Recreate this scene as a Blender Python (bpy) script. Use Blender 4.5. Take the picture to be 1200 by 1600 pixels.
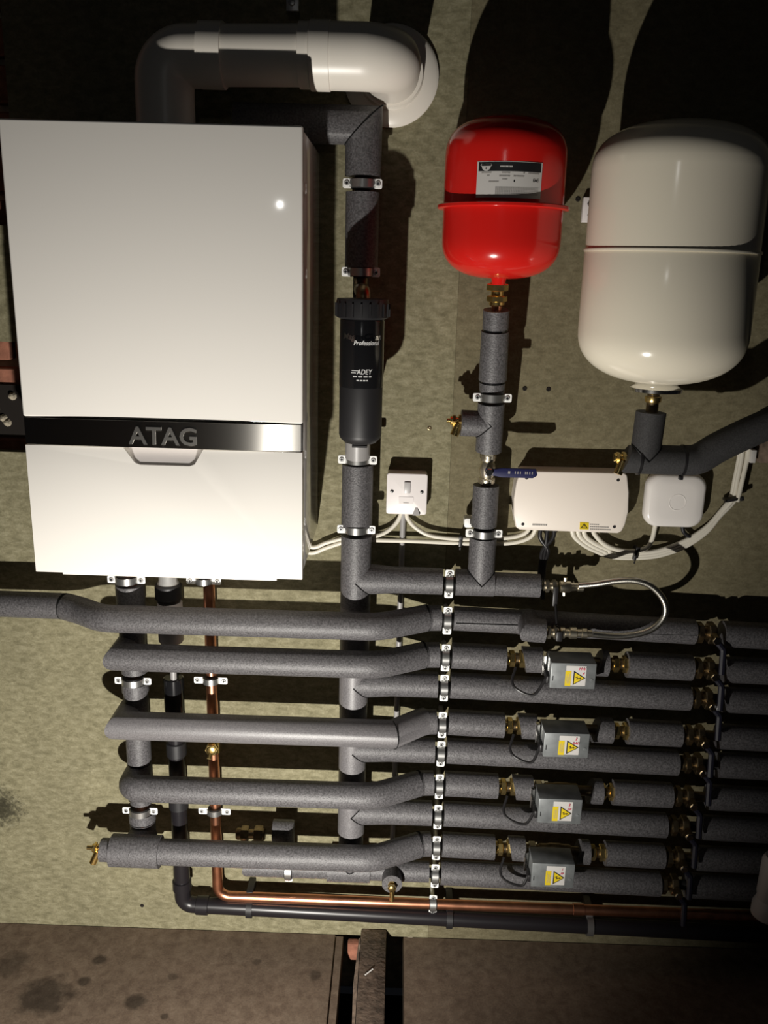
import bpy, bmesh, math, random
from mathutils import Vector, Matrix
random.seed(7)
for o in list(bpy.data.objects): bpy.data.objects.remove(o, do_unlink=True)
SC = bpy.context.scene
COL = SC.collection
PI = math.pi

# ------------------------------------------------------------------ camera
# world: x right along the wall, y into the wall (wall face y=0), z up (boiler underside z=0), metres
F_PX, PITCH, YAW, ROLL = 1372.4, .2695, -.0107, .0268
CAM = Vector((.5857, -1.6589, .4952))
def _basis():
    cy, sy, cp, sp = math.cos(YAW), math.sin(YAW), math.cos(PITCH), math.sin(PITCH)
    f = Vector((sy*cp, cy*cp, -sp)); r0 = Vector((cy, -sy, 0)); u0 = r0.cross(f)
    cr, sr = math.cos(ROLL), math.sin(ROLL)
    return cr*r0+sr*u0, -sr*r0+cr*u0, f
CR, CU, CF = _basis()
cd = bpy.data.cameras.new('camera'); cam = bpy.data.objects.new('camera', cd); COL.objects.link(cam)
cd.sensor_fit = 'VERTICAL'; cd.sensor_height = 24; cd.lens = F_PX/1600*24; cd.clip_start = .01
m = Matrix((CR, CU, -CF)).transposed().to_4x4(); m.translation = CAM
cam.matrix_world = m
SC.camera = cam

def at(x, y, d):
    """photo measurement -> point standing d metres in front of the wall"""
    ray = CR*((x-600)/F_PX) - CU*((y-800)/F_PX) + CF
    return CAM + ray*((-d-CAM.y)/ray.y)
def X(x, y, d): return at(x, y, d).x
def Z(x, y, d): return at(x, y, d).z

# ------------------------------------------------------------------ light
w = bpy.data.worlds.new('world'); SC.world = w; w.use_nodes = True
w.node_tree.nodes['Background'].inputs[0].default_value = (.8, .85, 1, 1)
w.node_tree.nodes['Background'].inputs[1].default_value = .0035
def spot(name, loc, aim, energy, ang, blend, rad, col):
    l = bpy.data.lights.new(name, 'SPOT'); l.energy = energy; l.spot_size = math.radians(ang); l.spot_blend = blend
    l.shadow_soft_size = rad; l.color = col
    o = bpy.data.objects.new(name, l); COL.objects.link(o); o.location = loc
    o.rotation_euler = (Vector(aim)-Vector(loc)).to_track_quat('-Z', 'Y').to_euler()
    return o
TORCH = Vector((.367, -1.08, -.613))
spot('torch', TORCH, (-.22, 0, -.22), 78, 158, .6, .010, (1, .955, .88))
pl = bpy.data.lights.new('head_lamp', 'POINT'); pl.energy = .7; pl.shadow_soft_size = .010; pl.color = (1, .98, .95)
po = bpy.data.objects.new('head_lamp', pl); COL.objects.link(po); po.location = (.535, -1.66, .855)
SC.view_settings.view_transform = 'Standard'; SC.view_settings.look = 'None'
SC.view_settings.exposure = 0; SC.view_settings.gamma = 1; SC.view_settings.use_curve_mapping = False

# ------------------------------------------------------------------ materials
def mat(name, col, rough=.5, metal=0, spec=.5, coat=0, noise=None, bump=None, trans=0, aniso=0):
    """noise=(scale, amount, detail) tints the colour; bump=(scale, strength, distance)"""
    M = bpy.data.materials.new(name); M.use_nodes = True; t = M.node_tree; b = t.nodes['Principled BSDF']
    b.inputs['Base Color'].default_value = (*col, 1); b.inputs['Roughness'].default_value = rough
    b.inputs['Metallic'].default_value = metal; b.inputs['Specular IOR Level'].default_value = spec
    b.inputs['Coat Weight'].default_value = coat; b.inputs['Coat Roughness'].default_value = .05
    b.inputs['Transmission Weight'].default_value = trans; b.inputs['Anisotropic'].default_value = aniso
    tc = t.nodes.new('ShaderNodeTexCoord')
    if noise:
        n = t.nodes.new('ShaderNodeTexNoise'); n.inputs['Scale'].default_value = noise[0]; n.inputs['Detail'].default_value = noise[2]
        t.links.new(tc.outputs['Object'], n.inputs['Vector'])
        r = t.nodes.new('ShaderNodeValToRGB'); a = noise[1]
        r.color_ramp.elements[0].position = .3; r.color_ramp.elements[1].position = .7
        r.color_ramp.elements[0].color = (*[c*(1-a) for c in col], 1); r.color_ramp.elements[1].color = (*[min(1, c*(1+a)) for c in col], 1)
        t.links.new(n.outputs['Fac'], r.inputs['Fac']); t.links.new(r.outputs['Color'], b.inputs['Base Color'])
    if bump:
        n = t.nodes.new('ShaderNodeTexNoise'); n.inputs['Scale'].default_value = bump[0]; n.inputs['Detail'].default_value = 3
        t.links.new(tc.outputs['Object'], n.inputs['Vector'])
        bp = t.nodes.new('ShaderNodeBump'); bp.inputs['Strength'].default_value = bump[1]; bp.inputs['Distance'].default_value = bump[2]
        t.links.new(n.outputs['Fac'], bp.inputs['Height']); t.links.new(bp.outputs['Normal'], b.inputs['Normal'])
    return M

def chip_board(name, dark, mid, light, stain=None, mould=None):
    """pressed chip board: flaky mottling, fine grain, optional round stains (x, y, z, radius)"""
    M = bpy.data.materials.new(name); M.use_nodes = True; t = M.node_tree; b = t.nodes['Principled BSDF']; L = t.links.new
    b.inputs['Roughness'].default_value = .85; b.inputs['Specular IOR Level'].default_value = .2
    tc = t.nodes.new('ShaderNodeTexCoord')
    def noise(scale, det=4, dist=0, rough=.6):
        n = t.nodes.new('ShaderNodeTexNoise'); n.inputs['Scale'].default_value = scale; n.inputs['Detail'].default_value = det
        n.inputs['Distortion'].default_value = dist; n.inputs['Roughness'].default_value = rough
        L(tc.outputs['Object'], n.inputs['Vector']); return n
    n1 = noise(1, 5, .35); mp = t.nodes.new('ShaderNodeMapping'); mp.inputs['Scale'].default_value = (48, 48, 92); mp.inputs['Rotation'].default_value = (0, .35, 0); L(tc.outputs['Object'], mp.inputs['Vector']); L(mp.outputs['Vector'], n1.inputs['Vector']); n2 = noise(260, 3); n3 = noise(7, 3)
    r = t.nodes.new('ShaderNodeValToRGB'); e = r.color_ramp.elements
    e[0].position = .32; e[0].color = (*dark, 1); e[1].position = .68; e[1].color = (*light, 1)
    k = e.new(.5); k.color = (*mid, 1)
    L(n1.outputs['Fac'], r.inputs['Fac'])
    def mul(a, fac_node, lo, hi, p0=.3, p1=.7):
        rr = t.nodes.new('ShaderNodeValToRGB'); rr.color_ramp.elements[0].position = p0; rr.color_ramp.elements[1].position = p1
        rr.color_ramp.elements[0].color = (lo, lo, lo, 1); rr.color_ramp.elements[1].color = (hi, hi, hi, 1)
        L(fac_node, rr.inputs['Fac'])
        mx = t.nodes.new('ShaderNodeMix'); mx.data_type = 'RGBA'; mx.blend_type = 'MULTIPLY'; mx.inputs['Factor'].default_value = 1
        L(a, mx.inputs['A']); L(rr.outputs['Color'], mx.inputs['B']); return mx.outputs['Result']
    c = mul(r.outputs['Color'], n2.outputs['Fac'], .82, 1.12)
    c = mul(c, n3.outputs['Fac'], .88, 1.08)
    for (sx, sy, sz, sr, amt) in (stain or []):
        gv = t.nodes.new('ShaderNodeVectorMath'); gv.operation = 'DISTANCE'
        wv = t.nodes.new('ShaderNodeVectorMath'); wv.operation = 'ADD'
        nn = noise(28, 4); sc_ = t.nodes.new('ShaderNodeVectorMath'); sc_.operation = 'SCALE'; sc_.inputs['Scale'].default_value = sr*1.3
        L(nn.outputs['Color'], sc_.inputs[0]); L(tc.outputs['Object'], wv.inputs[0]); L(sc_.outputs[0], wv.inputs[1])
        L(wv.outputs[0], gv.inputs[0]); gv.inputs[1].default_value = (sx+sr*.65, sy+sr*.65, sz+sr*.65)
        dv = t.nodes.new('ShaderNodeMath'); dv.operation = 'DIVIDE'; dv.inputs[1].default_value = sr*1.1
        L(gv.outputs['Value'], dv.inputs[0])
        c = mul(c, dv.outputs[0], 1-amt, 1, .55, .95)
    if mould:
        nn = noise(95, 6, .5, .75)
        gv = t.nodes.new('ShaderNodeVectorMath'); gv.operation = 'DISTANCE'; L(tc.outputs['Object'], gv.inputs[0]); gv.inputs[1].default_value = mould[:3]
        dv = t.nodes.new('ShaderNodeMath'); dv.operation = 'DIVIDE'; dv.inputs[1].default_value = mould[3]; L(gv.outputs['Value'], dv.inputs[0])
        ad = t.nodes.new('ShaderNodeMath'); ad.operation = 'MULTIPLY_ADD'; ad.inputs[1].default_value = .55; L(dv.outputs[0], ad.inputs[0]); L(nn.outputs['Fac'], ad.inputs[2])
        c = mul(c, ad.outputs[0], .25, 1, .62, .86)
    L(c, b.inputs['Base Color'])
    bp = t.nodes.new('ShaderNodeBump'); bp.inputs['Strength'].default_value = .35; bp.inputs['Distance'].default_value = .0012
    L(n1.outputs['Fac'], bp.inputs['Height']); L(bp.outputs['Normal'], b.inputs['Normal'])
    return M

MW = at(15, 1262, 0)
M_BOARD = chip_board('olive_chipboard', (.168, .153, .091), (.236, .215, .132), (.305, .281, .182), mould=(MW.x-.02, 0, MW.z, .085))
M_BOARD2 = chip_board('olive_chipboard_smooth', (.145, .125, .073), (.180, .157, .094), (.216, .190, .117))
M_FLOORB = chip_board('brown_floorboard', (.125, .088, .063), (.165, .120, .086), (.20, .150, .109),
    stain=[(-.10, -.20, -.957, .06, .62), (-.02, -.10, -.957, .018, .6), (.09, -.21, -.957, .024, .62), (-.06, -.36, -.957, .04, .62), (-.03, -.16, -.957, .014, .6), (.16, -.24, -.957, .010, .55), (.45, -.12, -.957, .016, .5), (.02, -.30, -.957, .016, .55), (.15, -.14, -.957, .012, .4), (.32, -.09, -.957, .01, .4), (.10, -.33, -.957, .014, .45), (-.2, -.12, -.957, .04, .4), (.38, -.26, -.957, .012, .4)])
M_TIMBER = mat('rough_timber', (.16, .115, .085), .9, noise=(60, .45, 6), bump=(140, .6, .002))
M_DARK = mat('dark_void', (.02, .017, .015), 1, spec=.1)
M_BRICK = mat('red_brick', (.26, .105, .065), .9, noise=(45, .4, 5), bump=(120, .6, .002))
M_MORTAR = mat('pale_mortar', (.42, .37, .28), .95, noise=(60, .3, 5), bump=(80, .8, .003))
M_FOAM = mat('grey_pipe_foam', (.092, .088, .092), .50, spec=.55, noise=(300, .45, 2), bump=(400, .6, .0010))
M_FOAML = mat('smooth_grey_pipe_foam', (.145, .138, .143), .46, spec=.7, noise=(380, .25, 2), bump=(460, .35, .0006))
M_FOAMD = mat('charcoal_pipe_foam', (.05, .049, .05), .7, spec=.3, noise=(420, .25, 2), bump=(520, .45, .0006))
M_SEAM = mat('dark_foam_joint', (.012, .012, .012), .9, spec=.1)
M_WHITE = mat('white_enamel', (.86, .83, .78), .07, spec=.5)
M_PVC = mat('white_plastic_flue', (.86, .81, .725), .34, spec=.5)
M_CREAM = mat('cream_enamel', (.93, .865, .71), .15, spec=.5)
M_RED = mat('red_enamel', (.66, .016, .012), .17, spec=.5)
M_STEEL = mat('brushed_stainless', (.60, .58, .54), .27, 1, aniso=1.0)
_t = M_STEEL.node_tree; _tg = _t.nodes.new('ShaderNodeTangent'); _tg.direction_type = 'UV_MAP'; _tg.uv_map = 'grain'
_t.links.new(_tg.outputs[0], _t.nodes['Principled BSDF'].inputs['Tangent']); _t.nodes['Principled BSDF'].inputs['Anisotropic Rotation'].default_value = .25
M_LOGO = mat('satin_steel', (.50, .48, .45), .33, 1)
M_ZINC = mat('zinc_plate', (.62, .62, .61), .38, .55, bump=(300, .15, .0005))
M_ZLUG = mat('bright_zinc_lug', (.90, .90, .88), .5, .0)
M_BAND = mat('dull_steel_band', (.46, .46, .45), .34, .9)
M_CHROME = mat('chrome', (.72, .71, .68), .16, 1)
M_GALV = mat('galvanised_box', (.215, .228, .232), .42, .3, noise=(38, .22, 3))
M_BRASS = mat('brass', (.80, .60, .24), .27, 1, noise=(60, .2, 3))
M_BRASSD = mat('shaded_brass', (.26, .20, .12), .38, 1, noise=(80, .35, 3))  # darker copy of brass, shade put into the colour of dimly lit fittings
M_NICKEL = mat('nickel_brass', (.72, .66, .53), .33, 1)
M_COPPER = mat('copper', (.70, .32, .19), .32, 1, noise=(35, .22, 4))
M_BLACK = mat('black_plastic', (.014, .013, .014), .42)
M_BLACKG = mat('glossy_black_plastic', (.009, .009, .010), .16)
M_BLACKM = mat('satin_black_plastic', (.0135, .013, .0145), .5)
M_WASTE = mat('black_waste_pipe', (.013, .0115, .0135), .33, spec=.4)
M_RUBBER = mat('black_rubber', (.012, .012, .012), .6)
M_DGREY = mat('dark_grey_plastic', (.085, .08, .078), .5)
M_SWITCH = mat('white_moulded_plastic', (.85, .80, .785), .3)
M_SWITCHG = mat('light_grey_plastic', (.50, .48, .475), .35)
M_CTRL = mat('ivory_plastic', (.88, .80, .715), .35)
M_HUB = mat('white_satin_plastic', (.87, .83, .79), .25)
M_CABLE = mat('white_cable', (.74, .70, .60), .35)
M_CONDUIT = mat('grey_conduit', (.30, .29, .285), .35)
M_NAVY = mat('navy_plastic', (.016, .018, .075), .4)
M_NAVYD = mat('dark_navy_plastic', (.010, .010, .020), .45)
M_LABEL = mat('white_label', (.62, .60, .575), .4)
M_YEL = mat('yellow_label', (.72, .54, .015), .5, spec=.3)
M_INK = mat('black_ink', (.015, .015, .016), .4)
M_GREYINK = mat('grey_ink', (.33, .31, .29), .5)
M_PRINT = mat('white_print', (.75, .75, .74), .4)
M_FOIL = mat('silver_foil_print', (.55, .55, .56), .12, 1)
M_REDINK = mat('red_marker', (.62, .03, .09), .5)
M_GREYPVC = mat('grey_white_plastic', (.48, .45, .44), .4)

# ------------------------------------------------------------------ mesh building
class MB:
    def __init__(s): s.v = []; s.f = []
    def add(s, vs, fs):
        n = len(s.v); s.v += [Vector(v) for v in vs]; s.f += [tuple(i+n for i in f) for f in fs]; return s
    def box(s, x0, x1, y0, y1, z0, z1, rot=None, c=None):
        vs = [Vector((x, y, z)) for x in (x0, x1) for y in (y0, y1) for z in (z0, z1)]
        if rot is not None: c = Vector(c); vs = [c+rot@(v-c) for v in vs]
        return s.add(vs, [(0, 1, 3, 2), (4, 6, 7, 5), (0, 4, 5, 1), (2, 3, 7, 6), (0, 2, 6, 4), (1, 5, 7, 3)])
    def tube(s, pts, r, seg=20, cap=True, r2=None, closed=False):
        P = [Vector(p) for p in pts]; n = len(P)
        D = [(P[i+1]-P[i]).normalized() for i in range(n-1)]
        a = Vector((0, 0, 1)) if abs(D[0].z) < .9 else Vector((0, 1, 0))
        u = D[0].cross(a).normalized(); v = D[0].cross(u)
        off = [u*math.cos(2*PI*k/seg)+v*math.sin(2*PI*k/seg) for k in range(seg)]
        rings = []
        for i in range(n):
            rr = r if r2 is None else r+(r2-r)*i/(n-1)
            if i == 0: ring = [P[0]+o*rr for o in off]
            elif i == n-1: ring = [P[i]+o*rr for o in off]
            else:
                nn = (D[i-1]+D[i]); nn.normalize(); d = D[i-1]; dn = d.dot(nn)
                ro = [o-d*(o.dot(nn)/dn) for o in off]
                ring = [P[i]+o*rr for o in ro]
                d2 = D[i]; off = [(o-d2*o.dot(d2)).normalized() for o in ro]
            rings.append(ring)
        vs = [p for g in rings for p in g]; fs = []
        for i in range(n-1):
            for k in range(seg):
                k2 = (k+1) % seg
                fs.append((i*seg+k, (i+1)*seg+k, (i+1)*seg+k2, i*seg+k2))
        if cap:
            fs.append(tuple(range(seg))); fs.append(tuple((n-1)*seg+k for k in reversed(range(seg))))
        return s.add(vs, fs)
    def lathe(s, c, axis, prof, seg=32, a0=0, a1=2*PI):
        """prof: (distance along axis, radius) pairs"""
        A = Vector(axis).normalized(); a = Vector((0, 0, 1)) if abs(A.z) < .9 else Vector((0, 1, 0))
        u = A.cross(a).normalized(); v = A.cross(u); c = Vector(c); full = abs(a1-a0-2*PI) < 1e-6
        m_ = seg if full else seg+1; vs = []
        for h, r in prof:
            for k in range(m_):
                t = a0+(a1-a0)*k/seg; vs.append(c+A*h+(u*math.cos(t)+v*math.sin(t))*max(r, 1e-5))
        fs = []
        for i in range(len(prof)-1):
            for k in range(seg):
                k2 = (k+1) % m_ if full else k+1
                fs.append((i*m_+k, (i+1)*m_+k, (i+1)*m_+k2, i*m_+k2))
        if full:
            fs.append(tuple(range(m_))); fs.append(tuple((len(prof)-1)*m_+k for k in reversed(range(m_))))
        return s.add(vs, fs)
    def prism(s, poly, y0, y1, plane='xz'):
        """poly of (a,b) extruded between y0 and y1; plane xz extrudes along y, xy along z, yz along x"""
        def V(a, b, c): return {'xz': (a, c, b), 'xy': (a, b, c), 'yz': (c, a, b)}[plane]
        n = len(poly); vs = [V(a, b, y0) for a, b in poly]+[V(a, b, y1) for a, b in poly]
        fs = [tuple(range(n)), tuple(reversed(range(n, 2*n)))]+[(i, i+n, (i+1) % n+n, (i+1) % n) for i in range(n)]
        return s.add(vs, fs)
    def xf(s, M):
        s.v = [M @ v for v in s.v]; return s
    def build(s, name, material, parent=None, bevel=0, segs=2, sharp=38, sub=0):
        me = bpy.data.meshes.new(name); me.from_pydata([tuple(v) for v in s.v], [], s.f)
        bm = bmesh.new(); bm.from_mesh(me); bmesh.ops.remove_doubles(bm, verts=bm.verts, dist=1e-6)
        bmesh.ops.recalc_face_normals(bm, faces=bm.faces)
        if bevel:
            ed = [e for e in bm.edges if len(e.link_faces) == 2 and e.calc_face_angle(0) > .5]
            bmesh.ops.bevel(bm, geom=ed, offset=bevel, segments=segs, profile=.5, affect='EDGES', clamp_overlap=True)
        for f in bm.faces: f.smooth = True
        for e in bm.edges:
            if len(e.link_faces) == 2 and e.calc_face_angle(0) > math.radians(sharp): e.smooth = False
        bm.to_mesh(me); bm.free(); me.materials.append(material)
        o = bpy.data.objects.new(name, me); COL.objects.link(o)
        if parent is not None: o.parent = parent; o.matrix_parent_inverse = parent.matrix_world.inverted() if parent.type == 'EMPTY' else Matrix()
        return o

def tag(o, label=None, cat=None, group=None, kind=None):
    if label: o['label'] = label
    if cat: o['category'] = cat
    if group: o['group'] = group
    if kind: o['kind'] = kind
    return o
def thing(name, loc, label, cat, group=None):
    o = bpy.data.objects.new(name, None); COL.objects.link(o); o.empty_display_size = .02
    o.location = loc; o.matrix_world = Matrix.Translation(loc); bpy_loc[o.name] = 1
    return tag(o, label, cat, group)
bpy_loc = {}
def fillet(pts, rad, n=8):
    P = [Vector(p) for p in pts]; out = [P[0]]
    for i in range(1, len(P)-1):
        a = (P[i-1]-P[i]); b = (P[i+1]-P[i]); la, lb = a.length, b.length; a.normalize(); b.normalize()
        ang = math.acos(max(-1, min(1, a.dot(b)))); rr = rad[i-1] if isinstance(rad, (list, tuple)) else rad
        if rr <= 0 or ang > PI-.02: out.append(P[i]); continue
        t = min(rr/math.tan(ang/2), la*.49, lb*.49); r_ = t*math.tan(ang/2)
        c = P[i]+(a+b).normalized()*(r_/math.sin(ang/2)); s0 = P[i]+a*t-c; s1 = P[i]+b*t-c; th = s0.angle(s1)
        for k in range(n+1):
            q = k/n; out.append(c+(s0*math.sin((1-q)*th)+s1*math.sin(q*th))/math.sin(th))
    out.append(P[-1]); return out
def spline(pts, n=8):
    P = [Vector(p) for p in pts]; P = [P[0]*2-P[1]]+P+[P[-1]*2-P[-2]]; out = []
    for i in range(1, len(P)-2):
        for k in range(n):
            t = k/n; a, b, c, d = P[i-1:i+3]
            out.append(.5*((2*b)+(c-a)*t+(2*a-5*b+4*c-d)*t*t+(3*b-a-3*c+d)*t**3))
    out.append(P[-2]); return out
def rrect(w, h, r, n=5, cx=0, cz=0):
    out = []
    for (sx, sz, a0) in ((1, 1, 0), (-1, 1, 90), (-1, -1, 180), (1, -1, 270)):
        for k in range(n+1):
            t = math.radians(a0+90*k/n); out.append((cx+sx*(w/2-r)+r*math.cos(t), cz+sz*(h/2-r)+r*math.sin(t)))
    return out
def text_mb(body, size, extrude=0, shear=0, bold=0, align='LEFT'):
    cu = bpy.data.curves.new('tmp', 'FONT'); cu.body = body; cu.size = size; cu.extrude = extrude; cu.shear = shear; cu.offset = bold
    cu.align_x = align; cu.resolution_u = 3
    o = bpy.data.objects.new('tmp', cu); COL.objects.link(o); bpy.context.view_layer.update()
    me = o.evaluated_get(bpy.context.evaluated_depsgraph_get()).to_mesh()
    mb = MB().add([v.co.copy() for v in me.vertices], [tuple(p.vertices) for p in me.polygons])
    bpy.data.objects.remove(o, do_unlink=True); bpy.data.curves.remove(cu)
    return mb           # lies in local xy plane
FACE = Matrix(((1, 0, 0, 0), (0, 0, -1, 0), (0, 1, 0, 0), (0, 0, 0, 1)))   # local xy plane -> facing the room (-y)
def wrap(mb, cx, cyd, R, x0, z0):
    """lay a flat xy mesh round an upright cylinder (axis cx, y=-cyd), its local origin at angle facing the room"""
    out = []
    for v in mb.v:
        a = (v.x+x0)/R; out.append(Vector((cx+(R+v.z)*math.sin(a), -cyd-(R+v.z)*math.cos(a), z0+v.y)))
    mb.v = out; return mb

AX = {'x': Vector((1, 0, 0)), 'y': Vector((0, 1, 0)), 'z': Vector((0, 0, 1))}
def cyl(p0, p1, r, seg=24): return MB().tube([p0, p1], r, seg)
def hexnut(c, axis, L, r): return MB().lathe(Vector(c)-Vector(axis)*L/2, axis, [(0, r*.9), (L*.12, r), (L*.88, r), (L, r*.9)], 6)
def fitting(parent, c, axis, L, r, m, name='brass_union'):
    """hex nuts with a round collar between, along axis, centred c"""
    A = Vector(axis); c = Vector(c)
    p = MB().lathe(c-A*L/2, A, [(0, r*.62), (L*.05, r*.75), (L*.3, r*.75), (L*.34, r*.62), (L*.62, r*.62), (L*.66, r*.8), (L*.95, r*.8), (L, r*.6)], 20).build(name, m, parent)
    hexnut(c-A*L*.20, A, L*.26, r).build('hex_nut', m, p)
    hexnut(c+A*L*.27, A, L*.3, r*1.06).build('hex_nut', m, p)
    return p

# ------------------------------------------------------------------ the setting
FZ = -.957
wallE = thing('wall_back', (.5, 0, FZ), None, None); tag(wallE, kind='structure')
seam = X(714, 500, 0)
bl, br, bt = -.285, 1.9, 1.35
nz0, nz1 = Z(10, 706, 0), Z(10, 534, 0)           # broken-out strip left of the boiler
ztop = Z(5, 352, 0); xl = X(24, 300, 0)
left_board = [(-1.2, FZ), (seam-.0002, FZ), (seam-.0002, bt), (xl, bt), (xl, ztop), (-1.2, ztop), (-1.2, nz1), (X(60, 534, 0), nz1), (X(66, 706, 0), nz0), (-1.2, nz0)]
MB().prism(left_board, 0, .022).build('board', M_BOARD, wallE)
MB().prism([(seam+.0002, FZ), (br, FZ), (br, bt), (seam+.0002, bt)], .0005, .022).build('board', M_BOARD2, wallE)
wl = MB().box(-1.3, 2.0, .060, .10, FZ-.2, bt+.1).build('wall_left', M_MORTAR); tag(wl, kind='structure')
def bricks(x0, x1, z0, z1, off):
    z = z0; row = 0
    while z < z1:
        x = x0-(.11 if row % 2 else 0)-off
        while x < x1:
            j = random.uniform(-.004, .004)
            MB().box(x+.005, x+.212, .030+j, .062, z+.005, z+.065).build('brick', M_BRICK, wl, bevel=.003, segs=1)
            x += .22
        z += .075; row += 1
zj = Z(15, 571, -.03)
bricks(-.45, .1, zj-.070, zj+.03, .03)
bricks(-.45, .1, nz0-.045, nz0+.02, .09)
MB().box(-.45, .1, .022, .0605, nz0+.03, zj-.036).build('shadow_block', M_DARK, wl)  # solid dark block standing in for the black shadow among the rubble
bricks(-.45, .0, ztop-.02, ztop+.65, .07)
for i in range(9):
    a = random.uniform(0, 1)
    p = Vector((-.26+.12*a, .030, nz0+.01+random.uniform(.03, .12)))
    MB().lathe(p, (0, -1, 0), [(0, .010), (.006, .009), (.011+.006*a, .005), (.014+.006*a, .001)], 9).build('mortar_lump', M_MORTAR, wl, sharp=20)

floorE = thing('floor', (.5, -.5, FZ), None, None); tag(floorE, kind='structure')
def fl(x, y, z=FZ):
    ray = CR*((x-600)/F_PX) - CU*((y-800)/F_PX) + CF; return CAM+ray*((z-CAM.z)/ray.z)
a, b_ = fl(527, 1470), fl(507, 1600)
xe = (a.x+b_.x)/2
MB().box(-1.2, xe, -2.6, 0, FZ-.022, FZ).build('floor_board', M_FLOORB, floorE, bevel=.0015, segs=1)
MB().box(xe+.001, xe+.018, -2.6, -.004, FZ-.05, FZ-.001).build('floor_batten', M_FLOORB, floorE, bevel=.001, segs=1)
xr = fl(630, 1530).x
MB().box(xr, 2.0, -2.6, 0, FZ-.022, FZ).build('floor_board', M_FLOORB, floorE, bevel=.0015, segs=1)
MB().box(-1.2, 2.0, -2.6, .1, FZ-.30, FZ-.26).build('subfloor', M_DARK, floorE)
jz = FZ+.020
j0, j1 = fl(559, 1540, jz).x, fl(602, 1540, jz).x
J = thing('floor_joist', ((j0+j1)/2, -.5, FZ-.2), 'rough dusty timber joist standing proud between two floor boards', 'joist')
MB().box(j0, j1, -2.6, -.002, FZ-.26, jz).build('beam', M_TIMBER, J, bevel=.003, segs=2)
MB().add([(j0-.004, -.03, jz-.004), (j0-.010, -.16, jz-.006), (j0-.006, -.30, jz-.03), (j0-.002, -.30, jz-.03), (j0-.001, -.16, jz), (j0-.001, -.03, jz)],
         [(0, 1, 4, 5), (1, 2, 3, 4)]).build('splinter', M_TIMBER, J)
MB().tube([(j0+.014, -.14, jz+.003), (j0+.030, -.125, jz+.005)], .0014, 6).build('wood_chip', M_LABEL, J)
tag(MB().box(xe+.028, j0-.003, -.022, -.002, FZ-.05, FZ-.006).build('brick_fragment', M_BRICK, None, bevel=.004), 'broken orange brick corner in the gap between floor board and joist', 'brick')

# ------------------------------------------------------------------ boiler
BW, BH, BD = .44, .691, .30
B = thing('wall_boiler', (BW/2, -BD/2, 0), 'large white wall-hung boiler with a brushed steel band and raised logo', 'boiler')
zb1, zb0 = Z(470, 664, BD), Z(470, 706, BD)
MB().box(.002, BW-.002, -.281, -.001, .003, BH-.002).build('casing', M_WHITE, B, bevel=.003)
MB().box(0, BW, -BD, -.2815, zb1+.001, BH).build('upper_door', M_WHITE, B, bevel=.0035, segs=3)
h0, h1, h2, h3 = X(193, 702, BD), X(317, 703, BD), X(300, 727, BD), X(215, 726, BD); hz = Z(257, 727, BD)
lo = [(0, .0), (BW, 0), (BW, zb0-.001), (h1, zb0-.001), (h2+.004, hz+.003), (h2-.004, hz), (h3+.004, hz), (h3-.004, hz+.003), (h0, zb0-.001), (0, zb0-.001)]
MB().prism(lo, -BD, -.2815).build('lower_door', M_WHITE, B, bevel=.0012, segs=2)
MB().add([(h0-.004, -.2830, zb0), (h1+.004, -.2830, zb0), (h2+.006, -.2992, hz-.003), (h3-.006, -.2992, hz-.003)], [(0, 1, 2, 3)]).build('handle_recess', M_SWITCH, B)
MB().box(X(97, 896, BD), X(432, 906, BD), -BD+.002, -.20, -.004, .002).build('bottom_lip', M_WHITE, B, bevel=.001)
SAG = .0058
def bow(x): return -.2985-SAG*(1-((x-BW/2)/(BW/2))**4)
bxs = [.001+(BW-.0035)*k/32 for k in range(33)]
band = MB().prism([(x, bow(x)) for x in bxs]+[(BW-.0025, -.285), (.001, -.285)], zb0+.0005, zb1-.0005, 'xy').build('steel_band', M_STEEL, B, sharp=20)
uvl = band.data.uv_layers.new(name='grain')
for lp in band.data.loops:
    co = band.data.vertices[lp.vertex_index].co; uvl.data[lp.index].uv = (co.x, co.z)
MB().box(BW-.0025, BW-.0005, -.2972, -.285, zb0, zb1).build('band_end_cap', M_BLACK, B)
tx = text_mb('ATAG', .042, .0010, 0, .0008); wx = max(v.x for v in tx.v); sx = (X(308, 680, BD)-X(203, 676, BD))/wx
tx.xf(Matrix.Translation((X(203, 676, BD), -.3045, zb0+.0065)) @ FACE @ Matrix.Diagonal((sx, .92, 1, 1))).build('logo_lettering', M_LOGO, band, bevel=.0004, segs=1)

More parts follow.
